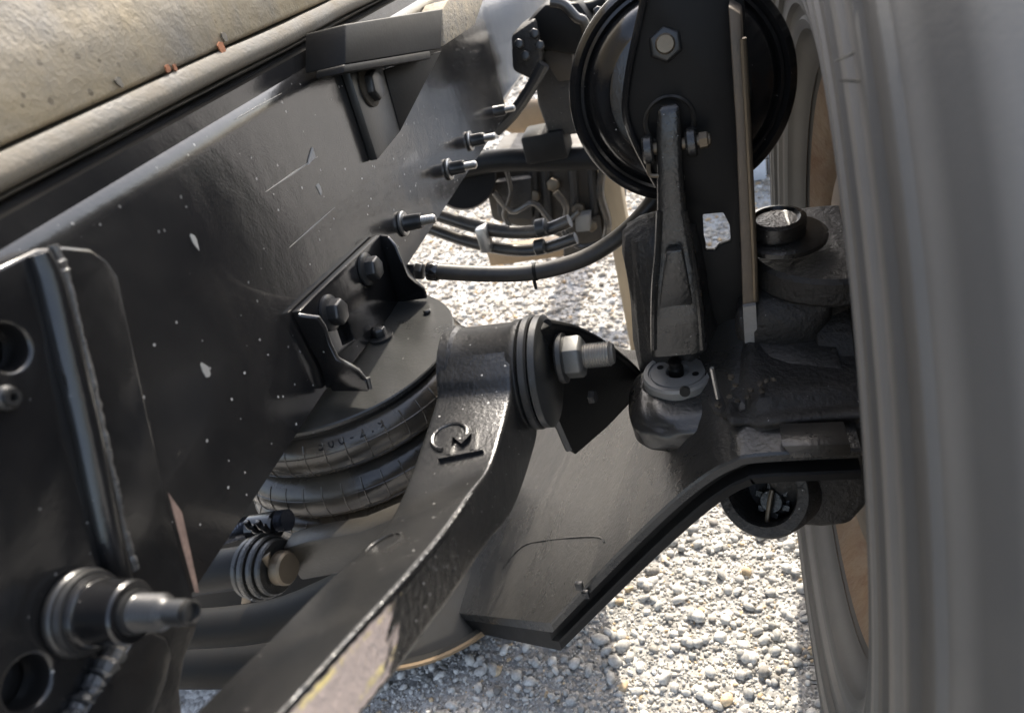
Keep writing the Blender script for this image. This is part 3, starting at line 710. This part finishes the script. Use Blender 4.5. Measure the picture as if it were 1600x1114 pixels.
def dens(path, k=5):
    q = []
    for i in range(len(path) - 1):
        p0, p1, p2, p3 = path[max(i - 1, 0)], path[i], path[i + 1], path[min(i + 2, len(path) - 1)]
        for j in range(k):
            u = j / k; q.append(.5 * (2 * p1 + (p2 - p0) * u + (2 * p0 - 5 * p1 + 4 * p2 - p3) * u * u + (3 * p1 - p0 - 3 * p2 + p3) * u ** 3))
    return q + [path[-1]]
nd = dens(near)
def on_slope(px, py):
    r = Vector(ROT.T @ np.array([(px - CX) / FPX, (py - CY) / FPX, 1.0])); n_ = dl.cross(Vector((0, 1, 0)))
    return Vector(EYE) + r * ((last - Vector(EYE)).dot(n_) / r.dot(n_))
c1, c2 = on_slope(850, 972), on_slope(700, 956)
ed = (c2 - c1).normalized(); c1 = c1 - ed * .15; c2 = c2 + ed * .5; away = Vector((ed.y, -ed.x, 0)).normalized(); away = away if away.x < 0 else -away
endcut = MB().prism([c1 + Vector((0, 0, -.4)), c2 + Vector((0, 0, -.4)), c2 + Vector((0, 0, .4)), c1 + Vector((0, 0, .4))], away * .8)
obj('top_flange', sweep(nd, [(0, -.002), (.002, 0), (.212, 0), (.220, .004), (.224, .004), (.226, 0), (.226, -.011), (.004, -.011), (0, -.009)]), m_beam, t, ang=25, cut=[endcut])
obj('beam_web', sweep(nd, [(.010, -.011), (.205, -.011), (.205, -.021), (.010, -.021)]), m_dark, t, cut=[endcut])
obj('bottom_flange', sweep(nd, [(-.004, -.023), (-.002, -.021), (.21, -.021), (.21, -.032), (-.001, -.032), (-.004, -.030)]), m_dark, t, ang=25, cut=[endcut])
# weld seam crossing the slope and pad edge
def on_beam(px, py, off=.0006):
    r = Vector(ROT.T @ np.array([(px - CX) / FPX, (py - CY) / FPX, 1.0])); E0 = Vector(EYE)
    from mathutils.geometry import intersect_ray_tri
    for k in range(len(nd) - 1):
        a, b = nd[k], nd[k + 1]; c, d = a + Vector((0, .26, 0)), b + Vector((0, .26, 0))
        for tri in ((a, b, c), (b, d, c)):
            h = intersect_ray_tri(*tri, r, E0)
            if h is not None: return h + Vector((.0004, 0, off))
    return None
seam = [q for q in (on_beam(*c) for c in ((765, 897), (785, 890), (800, 870), (820, 852), (850, 845), (900, 840), (935, 840), (944, 848))) if q]
sm = dens(seam, 6)
obj('weld_seam', MB().tube(sm, [.0012 + random.uniform(-.0004, .0005) for _ in sm], 8, 1), m_beam, t)
for c in ((905, 915), (915, 928)):
    p = P(*c, y=.505); obj('clip', MB().box(p, (.008, .006, .009)), m_nut, t, bevel=.001)
p = P(1068, 612, y=.62)

# ------------------------------------------------------------------ steering knuckle with king pin cap
KC = Vector((-.059, .640, .601))
t = thing('steering_knuckle', (KC.x, KC.y, .56), 'greasy black steering knuckle topped by a bare grey kingpin cap with centre screw', 'knuckle')
cap = obj('kingpin_cap', MB().lathe([(.0362, -.022), (.0366, -.003), (.0350, 0), (.0305, 0), (.0298, -.0022), (.0285, -.0022), (.0278, -.0004), (.0125, -.0004), (.0115, -.007), (.0001, -.007)], KC, (0, 0, 1), 64, cap0=False, cap1=False), m_capm, t, ang=20)
obj('grease_screw', MB().lathe([(.0080, -.007), (.0080, .001), (.0064, .003), (.0060, .007), (.0070, .008), (.0070, .010), (.003, .0115)], KC + Vector((-.002, .004, 0)), (0, 0, 1), 20), m_dark, cap)
for dx, dy in ((-.018, .009), (.018, -.008)):
    obj('screw_hole', MB().cyl(KC + Vector((dx, dy, -.0005)), (0, 0, 1), .0035, .0006, 16), m_dark, cap)
obj('boss', MB().lathe([(.046, -.050), (.043, -.030), (.040, -.018), (.0355, -.010)], KC, (0, 0, 1), 48, wob=lambda k, i: .0012 * math.sin(i * .9 + k)), m_dirty, t, ang=60)
p = P(1070, 610, y=.575); obj('grease_hole', MB().cyl(p, (.05, -1, .2), .005, .004, 16), m_dark, t)
obj('casting', lump((.062, .628, .584), (.088, .090, .026), .010, 5, .35, 3), m_dirty, t, ang=80)
obj('casting', lump((-.048, .628, .566), (.066, .062, .024), .003, 5, .7, 23), m_beam, t, ang=80)
obj('casting', lump((.020, .585, .572), (.045, .045, .016), .008, 5, .6, 13), m_dirty, t, ang=80)
obj('casting', lump((.055, .70, .61), (.05, .05, .06), .008, 4, .5, 5), m_dirty, t, ang=80)
obj('kingpin_tower', MB().lathe([(.046, -.09), (.045, -.03), (.041, .02), (.040, .075), (.037, .098), (.022, .105)], (-.060, .700, .64), (0, 0, 1), 40, wob=lambda k, i: .0025 * math.sin(i * 2.3 + k) + random.uniform(-.0012, .0012)), m_dirty, t, ang=60)
obj('locating_pin', MB().tube([P(1112, 575, y=.575), P(1122, 622, y=.575)], .0022, 8), m_steel, t)
for k in range(16):
    p = P(random.uniform(1120, 1215), random.uniform(585, 640), y=.565); obj('grit', lump(p, (.003, .003, .002), .001, 1, .9, k), m_brown, t)

# ------------------------------------------------------------------ slack adjuster
t = thing('slack_adjuster', P(1060, 500, y=.63), 'dusty forged slack adjuster lever rising from the kingpin cap to the brake chamber', 'lever')
lev = [((1045, 163), .672, 9, .006), ((1045, 169), .671, 14, .012), ((1045, 200), .668, 16, .016), ((1047, 260), .664, 17, .018), ((1050, 330), .660, 20, .018), ((1054, 390), .655, 27, .018), ((1056, 440), .648, 34, .020), ((1058, 490), .642, 38, .022), ((1060, 545), .640, 40, .024)]
secs = []
for (px, py), y, w_, th in lev:
    c = P(px, py, y=y); s_ = w_ / FPX * .80; sec = []
    for i in range(20):
        a = 2 * math.pi * i / 20; ca, sa = math.cos(a), math.sin(a)
        sec.append(c + Vector((math.copysign(abs(ca) ** .5, ca) * s_, math.copysign(abs(sa) ** .5, sa) * th * .5, 0)))
    secs.append(sec)
secs2 = dens_secs = []
for i in range(len(secs) - 1):
    for k in range(4): dens_secs.append([a.lerp(b, k / 4) for a, b in zip(secs[i], secs[i + 1])])
dens_secs.append(secs[-1])
obj('lever', MB().loft(dens_secs), m_cast, t, ang=45)
for sx in (-1, 1):
    e = [P(px + sx * w_ * .95, py, y=y - th * .35) for (px, py), y, w_, th in lev[4:]]
    obj('edge_rib', MB().tube(e, .0036, 8, 4), m_cast, t)
pts = [P(*c, y=.634) for c in ((1040, 395), (1066, 390), (1084, 480), (1030, 485))]
obj('recess_pad', MB().prism(pts, (0, .01, 0)), m_cast, t, bevel=.002)
pin = P(1050, 228, y=.668)
obj('clevis_pin', MB().cyl(pin + Vector((-.026, 0, 0)), (1, 0, 0), .0055, .060, 18, .001), m_bronze, t)
for dx in (-.026, .012):
    w = obj('clevis_lug', MB().cyl(pin + Vector((dx, 0, 0)), (1, 0, 0), .0135, .010, 24, .002), m_cast, t)
obj('clevis_nut', MB().hexa(pin + Vector((.024, 0, 0)), (1, 0, 0), .0075, .008), m_bronze, t)
obj('cotter_pin', MB().tube([pin + Vector((-.022, -.008, -.010)), pin + Vector((-.022, -.010, -.020)), pin + Vector((-.012, -.010, -.022))], .002, 8), m_bronze, t)

# ------------------------------------------------------------------ brake chamber
BC = P(1062, 140, y=.735); ax = Vector((.035, -.97, .22)).normalized()
t = thing('brake_chamber', BC, 'round black brake chamber with a clamp ring at top right of centre', 'brake chamber')
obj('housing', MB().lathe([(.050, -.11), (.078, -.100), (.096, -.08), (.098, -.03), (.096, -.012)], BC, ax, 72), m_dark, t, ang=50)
obj('clamp_ring', MB().lathe([(.094, -.016), (.1035, -.014), (.1060, -.006), (.1045, .001), (.1000, .004), (.0985, .0055), (.0965, .004), (.0945, .0)], BC, ax, 96, cap0=False, cap1=False), m_gloss, t, ang=50)
obj('face', MB().lathe([(.096, -.004), (.0935, .003), (.0905, .004), (.0885, .000), (.0860, .006), (.0830, .016), (.0780, .0225), (.0720, .026), (.0650, .028), (.0630, .0305), (.0600, .031), (.0300, .033), (.0280, .036), (.0250, .037), (.0230, .033), (.0001, .030)], BC, ax, 96, cap0=False, cap1=False), m_gloss, t, ang=40)
u, v, w = frame(ax)
nn = P(1040, 70, y=.70)
bo = obj('mounting_nut', MB().hexa(nn, ax, .0155, .015), m_nut, t, bevel=.001)
obj('stud', MB().lathe([(.0085, .010), (.0085, .024), (.0070, .026)], nn, ax, 18), m_bronze, bo)
obj('washer', MB().lathe([(.0215, -.004), (.0215, -.0005), (.018, .001)], nn, ax, 28), m_dark, bo)
obj('clamp_screw', MB().cyl(P(970, 275, y=.725), (1, -.3, .6), .004, .012, 12), m_steel, t)
obj('boot_ring', MB().lathe([(.0215, 0), (.0235, .002), (.0215, .004), (.0195, .002)], P(1046, 190, y=.687), (0, -1, .15), 40, cap0=False, cap1=False), m_hose, t)

# ------------------------------------------------------------------ chamber bracket
t = thing('chamber_bracket', P(1140, 590, y=.66), 'tall black chamber bracket with a window hole and a pale strip on its side flange', 'bracket')
bp = [P(*p, y=.690) for p in ((1008, -60), (1002, 0), (992, 60), (980, 130), (972, 175), (990, 225), (1010, 262), (1036, 300), (1040, 470), (1040, 610), (1190, 610), (1182, 400), (1172, 200), (1160, -60))]
hole = MB().prism([P(*p, y=.60) for p in ((1098, 336), (1130, 333), (1140, 352), (1142, 378), (1124, 384), (1118, 392), (1102, 392), (1100, 370))], (0, .2, 0))
hole2 = MB().prism([P(*p, y=.690) + Vector((0, -.05, 0)) for p in [(1046 + 34 * math.cos(a), 186 + 34 * math.sin(a)) for a in np.linspace(0, 6.28, 21)[:-1]]], (0, .1, 0))
hole = MB().prism([P(*p, y=.690) + Vector((0, -.05, 0)) for p in ((1098, 336), (1130, 333), (1140, 352), (1142, 378), (1124, 384), (1118, 392), (1102, 392), (1100, 370))], (0, .1, 0))
obj('plate', MB().prism(bp, (0, .008, 0)), m_dark, t, bevel=.0015, cut=[hole])
sf = [P(*p, y=.655) for p in ((1138, 10), (1158, 22), (1166, 200), (1176, 400), (1188, 596), (1164, 598), (1158, 400), (1150, 200))]
obj('side_flange', MB().prism(sf, (.003, .040, 0)), mat('brown_flange', (.055, .047, .038), .45, dust=(.24, .18, .12), damt=.6, dscale=14, bump=.5), t, bevel=.002)
sf = [P(*p, y=.649) for p in ((1161, 480), (1181, 477), (1187, 594), (1167, 597))]
obj('pale_strip', MB().prism(sf, (0, .0055, 0)), m_label, t)
obj('edge_bead_or_glint', MB().tube([P(*p, y=.657) for p in ((1160, 60), (1168, 200), (1178, 400), (1180, 470))], .0032, 10, 5), m_bronze, t)
obj('plate_fold', MB().tube([P(*p, y=.688) for p in ((1010, -20), (1000, 30), (985, 100), (977, 170), (992, 222), (1028, 290))], .0035, 10, 5), m_gloss, t)

# ------------------------------------------------------------------ brake hose
t = thing('brake_hose', P(668, 425, y=.76), 'thick black rubber brake hose curving from the rail fitting to the brake chamber', 'hose')
hp = [P(680, 424, y=.76), P(760, 428, y=.76), P(835, 425, y=.762), P(905, 407, y=.765), P(960, 376, y=.77), P(1005, 335, y=.775), P(1040, 285, y=.79), P(1060, 240, y=.82)]
hz = obj('tube', MB().tube(hp, .0098, 20, 8), m_hose, t)
for k, s in enumerate((760, 772, 783, 795, 806, 820)):
    pass
mb = MB()
for i in range(9):
    vs, fs = char_mesh(random.choice('SAEJ1402'), .008, .0003)
a_ = P(770, 428, y=.76); b_ = P(830, 426, y=.76); tx = (b_ - a_).normalized(); nz = (Vector(EYE) - a_); nz = (nz - tx * nz.dot(tx)).normalized(); ty = nz.cross(tx)
obj('ferrule', MB().lathe([(.0105, 0), (.0115, .002), (.0115, .012), (.0105, .014)], P(668, 424, y=.76), (hp[1] - hp[0]), 24), m_gloss, t)
obj('fitting', MB().hexa(P(650, 424, y=.76), (hp[1] - hp[0]), .011, .010), m_nut, t, bevel=.001)
obj('fitting', MB().cyl(P(625, 423, y=.76), (hp[1] - hp[0]), .0085, .020, 18, .001), m_nut, t)
obj('tie_tail', MB().box(P(836, 444, y=.755), (.003, .004, .012)), m_dark, t)
obj('tie_band', MB().lathe([(.0102, 0), (.0108, .0006), (.0108, .0036), (.0102, .0042)], P(834, 425, y=.762), hp[3] - hp[1], 24), m_dark, t)

# ------------------------------------------------------------------ knuckle upper arm and cam tube at right
t = thing('steering_lever', P(1270, 400, y=.70), 'dark steering arm plate with a stepped round washer and nut beside the tyre', 'lever')
c0 = P(1240, 385, y=.70)
obj('plate', MB().lathe([(.075, -.030), (.078, -.026), (.078, -.004), (.074, 0)], c0 + Vector((.035, .012, -.004)), (.05, -.05, 1), 64), m_dirty, t)
obj('step_washer', MB().lathe([(.040, 0), (.042, .0015), (.042, .006), (.038, .008)], P(1222, 374, y=.70), (.05, -.05, 1), 48), m_cast, t)
nt = obj('nut', MB().lathe([(.026, .006), (.0275, .008), (.0275, .022), (.022, .0235), (.019, .021)], P(1213, 372, y=.70), (.05, -.05, 1), 36), m_cast, t)
obj('stud_end', lump(P(1213, 356, y=.70), (.010, .010, .006), .004, 3, .8, 9), m_dirty, nt)
t = thing('cam_tube', P(1270, 500, y=.70), 'brown dusty horizontal cam tube entering the wheel below the steering arm', 'tube')
ca_ = P(1190, 508, y=.69); cb_ = ca_ + Vector((.20, 0, 0)); 
obj('tube', MB().cyl(ca_, (1, 0, 0), .036, .22, 40, .003), m_brown, t)
obj('collar', MB().lathe([(.036, .03), (.0385, .032), (.0385, .038), (.036, .040)], ca_, (1, 0, 0), 40), m_cast, t)
obj('lower_shell', lump(P(1275, 555, y=.66), (.062, .03, .014), .004, 4, .5, 21), m_brown, t, ang=80)
t = thing('tie_rod_end', P(1190, 780, y=.56), 'dark hollow tie rod socket with a castle nut and cotter pin under the axle end', 'socket')
tc_ = P(1190, 768, y=.535); ta = Vector((.98, .12, -.06)).normalized(); ta = Vector((.75, -.62, .20)).normalized()
sock = [(.040, .0), (.0430, .002), (.0435, .006), (.042, .03), (.044, .07), (.044, .16)]
# bell-shaped cup opening toward the viewer, carried on a wide lug
axc = Vector((-.35, -.72, .52)).normalized()
obj('cup', MB().lathe([(.042, -.075), (.0450, -.03), (.0450, -.003), (.0430, 0), (.0335, 0), (.0315, -.004), (.0300, -.045), (.0001, -.05)], tc_, axc, 56, cap1=False), m_dirty, t, ang=40)
bn = tc_ - axc * .040 + Vector((.002, -.006, -.011))
n_ = obj('castle_nut', MB().lathe([(.0165, 0), (.0165, .013), (.0135, .0135)], bn, axc, 6), m_cast, t, bevel=.001)
obj('stud_end', MB().cyl(bn + axc * .012, axc, .0112, .012, 24, .001), m_cast, n_)
uu, vv, ww = frame(axc)
for k in range(6):
    a = k * math.pi / 3 + .3; obj('castle_lug', MB().box(bn + axc * .016 + (uu * math.cos(a) + vv * math.sin(a)) * .0140, (.005, .006, .008), Matrix((uu, vv, ww)).transposed()), m_cast, n_)
obj('cotter_pin', MB().tube([bn + axc * .027 + uu * .012, bn + axc * .028, bn + axc * .027 - uu * .022, bn + axc * .020 - uu * .030 + vv * .004], .0024, 8), m_bronze, t)
lug = [P(*p, y=.545) for p in ((1192, 706), (1330, 700), (1362, 712), (1360, 790), (1330, 824), (1285, 828), (1240, 826), (1215, 800), (1200, 760))]
obj('lug', MB().prism(lug, (0, .11, 0)), m_dirty, t, bevel=.012, seg=4)
st_ = [P(*p, y=.499) for p in ((1222, 697), (1328, 694), (1330, 712), (1240, 716))]
obj('lug_strip', MB().prism(st_, (0, .03, 0)), m_beam, t, bevel=.001)

# ------------------------------------------------------------------ link hardware below the rail
t = thing('stabiliser_link', P(430, 890, y=.37), 'dark stabiliser link with stacked washers and a round bronze pin below the rail', 'link')
pc = P(412, 885, y=.37)
obj('link_bar', MB().tube([P(290, 900, y=.37), pc + Vector((-.02, 0, 0)), pc], .0185, 24, 1), m_dark, t)
for k, (r, o_) in enumerate(((.026, -.012), (.0285, -.004), (.0265, .003), (.024, .0095))):
    obj('washer', MB().lathe([(r - .0015, 0), (r, .0012), (r, .0048), (r - .0015, .006)], pc + Vector((o_, 0, 0)), (1, -.12, .05), 40), m_cast if k else m_nut, t)
obj('pin_head', MB().cyl(pc + Vector((.016, -.002, .001)), (1, -.12, .05), .0145, .012, 32, .0018), m_bronze, t)
lp = [P(*p, y=.378) for p in ((440, 858), (480, 846), (560, 832), (640, 800), (700, 780), (700, 850), (600, 885), (470, 908))]
obj('link_plate', MB().prism(lp, (0, .02, 0)), m_brown if False else mat('link_paint', (.009, .008, .006), .36, dust=(.026, .02, .012), damt=.5, dscale=15, bump=.4), t, bevel=.003)
tg = [P(*p, y=.36) for p in ((398, 880), (420, 866), (418, 900), (390, 942), (376, 945), (380, 915))]
obj('lock_tab', MB().prism(tg, (0, .004, 0)), m_bronze, t, bevel=.001)
t = thing('braided_conduit', P(350, 835, y=.42), 'shiny spiral wound black conduit slipping behind the rail under the air spring', 'conduit')
cp = [P(*p, y=.42) for p in ((270, 865), (320, 845), (370, 828), (410, 818), (450, 812))]
cq = dens(cp, 30)
obj('spiral', MB().tube(cq, [.0082 + (.0018 if i % 3 == 0 else 0) for i in range(len(cq))], 14, 1), mat('conduit_steel', (.10, .105, .12), .18, .7), t, ang=15)
obj('coupling', MB().cyl(P(392, 826, y=.415), (1, .02, .1), .0125, .03, 20, .002), m_gloss, t)
for k in range(4): obj('coupling_lug', MB().box(P(388 + 9 * k, 820 + 6 * (k % 2), y=.402), (.005, .004, .010)), m_gloss, t, bevel=.001)
t = thing('cross_pipe', P(420, 960, y=.42), 'dark lower cross pipe in shadow beneath the stabiliser link', 'pipe')
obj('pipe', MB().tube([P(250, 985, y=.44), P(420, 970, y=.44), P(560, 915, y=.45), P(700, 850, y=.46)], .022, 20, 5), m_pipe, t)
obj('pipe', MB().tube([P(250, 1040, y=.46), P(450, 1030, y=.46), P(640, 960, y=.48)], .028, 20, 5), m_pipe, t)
t = thing('engine_sump', P(420, 900, y=.66), 'dark engine sump in deep shadow behind the pipes under the frame rail', 'sump')
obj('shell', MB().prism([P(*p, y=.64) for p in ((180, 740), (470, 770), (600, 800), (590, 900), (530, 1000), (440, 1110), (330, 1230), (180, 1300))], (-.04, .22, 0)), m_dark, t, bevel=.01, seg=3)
obj('drain_plug', MB().hexa(P(470, 960, y=.635), (0, -1, 0), .012, .012), m_dirty, t)
PC = Vector((-.61, .885, 0))
t = thing('drain_pan', (PC.x, PC.y, .01), 'round black drain pan with a thin tan rim resting on the gravel beneath the arm', 'pan')
obj('dish', MB().lathe([(.19, .004), (.20, .006), (.234, .046), (.238, .052), (.235, .056), (.216, .044), (.19, .014), (.0001, .012)], PC, (0, 0, 1), 96, cap0=True, cap1=False), m_pipe, t, ang=50)
obj('rim_edge', MB().lathe([(.2375, .049), (.2420, .051), (.2420, .057), (.2375, .0585)], PC, (0, 0, 1), 96, cap0=False, cap1=False), m_tanshield, t)

# ------------------------------------------------------------------ wheel
WC = Vector((.067, .690, .564)); WROT = R(-.9)
t = thing('truck_wheel', WC, 'big dusty truck wheel with ribbed grey tyre and rusty rim filling the right side', 'wheel')
ctl = [(.290, .052), (.305, .036), (.325, .020), (.350, .010), (.380, .004), (.411, .002), (.440, .003), (.470, .006), (.490, .010), (.503, .014), (.515, .022)]
prof = []
for k in range(80):
    r_ = .290 + (.515 - .290) * k / 79
    x_ = float(np.interp(r_, [c[0] for c in ctl], [c[1] for c in ctl]))
    ph = (r_ - .325) / .0235
    step = .0036 if (.325 < r_ < .50 and ph % 1 < .5) else 0
    prof.append((r_, x_ - step))
prof += [(.530, .036), (.538, .048), (.541, .060)]
for gx in (.085, .13, .175, .22):
    rc = .548 - abs(gx - .152) * .08
    prof += [(rc, gx - .007), (rc - .013, gx - .004), (rc - .013, gx + .004), (rc, gx + .007)]
prof += [(.541, .245), (.530, .27), (.50, .29), (.45, .305), (.40, .305), (.35, .30), (.30, .28), (.285, .25)]
prof += [(.280, .23), (.279, .06), (.290, .052)]
tyre = obj('tyre', MB().lathe(prof, WC, (1, 0, 0), 200, cap0=False, cap1=False), m_tyre, t, ang=25)
rimp = [(.302, .036), (.306, .038), (.304, .048), (.290, .056), (.280, .062), (.270, .085), (.262, .12), (.262, .22), (.12, .225), (.12, .219), (.255, .213), (.255, .122), (.263, .083), (.272, .059), (.281, .051), (.296, .040)]
rim = obj('rim', MB().lathe(rimp, WC, (1, 0, 0), 96, cap0=False, cap1=False), m_rim, t, ang=40)
drum = obj('brake_drum', MB().lathe([(.12, .045), (.195, .050), (.208, .056), (.212, .064), (.212, .078), (.206, .084), (.205, .19), (.12, .2)], WC, (1, 0, 0), 80), m_drum, t, ang=40)
obj('hub', MB().lathe([(.05, .0), (.075, .01), (.08, .04), (.12, .046)], WC, (1, 0, 0), 48), m_dirty, t)
for k in range(10):
    a = k * .6283; bo = obj('rim_ridge', MB().box(WC + Vector((.16, math.cos(a) * .262, math.sin(a) * .262)), (.05, .012, .012)), m_rim, t, bevel=.003)
# moulding whiskers on the inner shoulder
wm = MB().tube([(0, 0, 0), (-.006, 0, .001), (-.013, .001, .002)], [.0009, .0007, .0004], 5, 2)
w0 = None
for k in range(110):
    a = R(-100 + 230 * (k + random.uniform(-.3, .3)) / 110); rr, xx = random.choice(((.508, .016), (.478, .008), (.47, .006)))
    pos = WC + Vector((xx, math.cos(a) * rr, math.sin(a) * rr))
    if w0 is None:
        mb = MB(); mb.v = [v + WC for v in wm.v]; mb.f = wm.f; w0 = obj('rubber_whisker', mb, m_dark, tyre); w = w0
    else:
        w = w0.copy(); col.objects.link(w); w.parent = tyre
    w.location = pos - WC; w.rotation_euler = (a + random.uniform(-.5, .5), random.uniform(-.3, .3), random.uniform(-.4, .4))
t.rotation_euler = (0, R(.8), WROT)

# ------------------------------------------------------------------ background under the truck
t = thing('coolant_hose', P(760, 360, y=1.25), 'pair of glossy hoses clipped together below the rail in the background', 'hose')
obj('tube', MB().tube([P(*p, y=1.25) for p in ((640, 320), (690, 338), (750, 356), (800, 363), (850, 360), (890, 345))], .0125, 16, 6), m_hosegl, t)
obj('tube', MB().tube([P(*p, y=1.25) for p in ((640, 345), (690, 364), (740, 380), (800, 391), (850, 388), (900, 372))], .0115, 16, 6), m_hosegl, t)
obj('clip', MB().box(P(757, 372, y=1.238), (.020, .03, .050)), m_steel, t, bevel=.003)
obj('end_cap', MB().cyl(P(838, 358, y=1.24), (1, 0, .1), .017, .02, 20, .002), m_nut, t)
obj('end_cap', MB().cyl(P(836, 388, y=1.24), (1, 0, .1), .015, .02, 20, .002), m_nut, t)

t = thing('gear_case', P(860, 330, y=1.6), 'brown dusty finned gear case behind the hoses in the background', 'gear case')
y0 = 1.6
def slab(pix, y, th, m, name, par, bev=.004): return obj(name, MB().prism([P(*p, y=y) for p in pix], (0, th, 0)), m, par, bevel=bev)
slab(((752, 262), (965, 252), (968, 375), (930, 400), (870, 372), (768, 346)), y0, .25, m_brown, 'case', t, .012)
slab(((772, 285), (830, 278), (832, 345), (778, 342)), y0 - .03, .03, m_dirty, 'cover', t, .006)
slab(((880, 350), (938, 336), (945, 385), (915, 410), (880, 405)), y0 - .02, .05, m_brown, 'foot', t, .006)
for px in (833, 852, 895, 925, 950): obj('fin', MB().tube([P(px, 262, y=y0 - .005), P(px + 6, 355, y=y0 - .005)], .011, 8, 1), m_dirty, t)
for c in ((866, 287), (836, 305), (905, 325), (925, 350)):
    bo = obj('bolt', MB().hexa(P(*c, y=y0 - .004), (0, -1, .2), .016, .022), m_bronze, t, bevel=.002)
slab(((898, 338), (922, 335), (922, 362), (900, 364)), y0 - .05, .03, m_capm, 'valve_block', t, .004)
for pts_, r_ in ((((772, 300), (800, 330), (835, 318), (870, 352), (905, 330)), .007), (((945, 250), (938, 300), (950, 350), (940, 395)), .009), (((790, 262), (798, 300), (788, 335), (800, 360)), .006), (((868, 300), (885, 325), (880, 360), (905, 385), (940, 380)), .008)):
    obj('cable', MB().tube([P(*p, y=1.54) for p in pts_], r_, 10, 6), m_hosegl, t)
t = thing('cross_member', P(850, 250, y=1.5), 'dark cross member tube spanning under the truck behind the frame', 'cross member')
obj('tube', MB().tube([P(*p, y=1.5) for p in ((700, 268), (770, 252), (850, 250), (960, 246), (1020, 240))], .024, 20, 5), m_dark, t)
obj('clamp', MB().box(P(855, 222, y=1.49), (.09, .08, .06)), m_dark, t, bevel=.008)
obj('clamp', MB().lathe([(.07, -.06), (.075, -.04), (.075, .03), (.07, .05)], P(722, 275, y=1.55), (.4, -1, .3), 40), m_dark, t)
t = thing('steering_gear', P(860, 100, y=1.45), 'dark steering gear box with hoses and bright bolts at top centre', 'steering gear')
slab(((818, 40), (850, 6), (905, 2), (935, 45), (932, 75), (905, 90), (840, 78)), 1.42, .16, m_dark, 'case', t, .012)
slab(((798, 55), (835, 30), (845, 90), (838, 130), (800, 112)), 1.40, .10, m_dirty, 'side_cover', t, .008)
slab(((830, 85), (905, 78), (915, 210), (858, 215), (840, 165)), 1.46, .12, m_dirty, 'mount', t, .008)
slab(((842, 80), (895, 75), (896, 125), (872, 128)), 1.44, .04, m_brown, 'web_plate', t, .004)
obj('pipe', MB().tube([P(*p, y=1.38) for p in ((860, 4), (880, 8), (900, 28), (912, 34), (918, 55))], .009, 12, 5), m_hosegl, t)
obj('pipe', MB().tube([P(*p, y=1.46) for p in ((895, -20), (900, 10), (925, 12), (948, 2))], .012, 12, 5), m_dark, t)
obj('arm', MB().tube([P(*p, y=1.36) for p in ((775, 205), (800, 180), (828, 140), (850, 100))], .011, 10, 2), m_nut, t)
for c in ((812, 70), (836, 54), (844, 72), (822, 88), (935, 20)):
    obj('bolt', MB().hexa(P(*c, y=1.385), (.1, -1, .3), .009, .014), m_nut, t, bevel=.001)
t = thing('heat_shield', P(815, 190, y=1.9), 'tan sunlit shield panel beyond the frame end near the top centre', 'shield')
sh = []
a_ = [P(*p, y=2.0) for p in ((775, 178), (800, 166), (836, 158), (858, 170), (858, 196), (830, 210), (800, 212), (782, 206))]
obj('panel', MB().prism(a_, (0, .05, 0)), m_tanshield, t, bevel=.02, seg=4)
t = thing('brace_post', P(985, 540, y=1.75), 'narrow tan timber post standing on the gravel behind the brake hose', 'post')
pa = P(990, 480, y=1.6); zt = P(978, 285, y=1.6).z
obj('post', MB().box((pa.x, 1.6, (zt + .3) / 2), (.045, .05, zt + .3)), m_post, t, bevel=.003)
obj('foot_board', MB().box((pa.x - .22, 1.87, P(800, 395, y=1.87).z), (.40, .04, .05)), m_tanshield, t, bevel=.003)
t = thing('pale_block_stack', P(1190, 330, y=2.6), 'pale bluish blocks stacked in sunlight behind the tyre', 'blocks')
bx = P(1195, 300, y=2.6)
k = 0
for i in range(5):
    for j in range(3):
        obj('block', MB().box((bx.x - .30 + .21 * j + (.1 if i % 2 else 0), 2.7 + random.uniform(-.01, .01), .08 + .155 * i), (.20, .2, .15)), m_pale, t, bevel=.006)

bpy.context.view_layer.update()
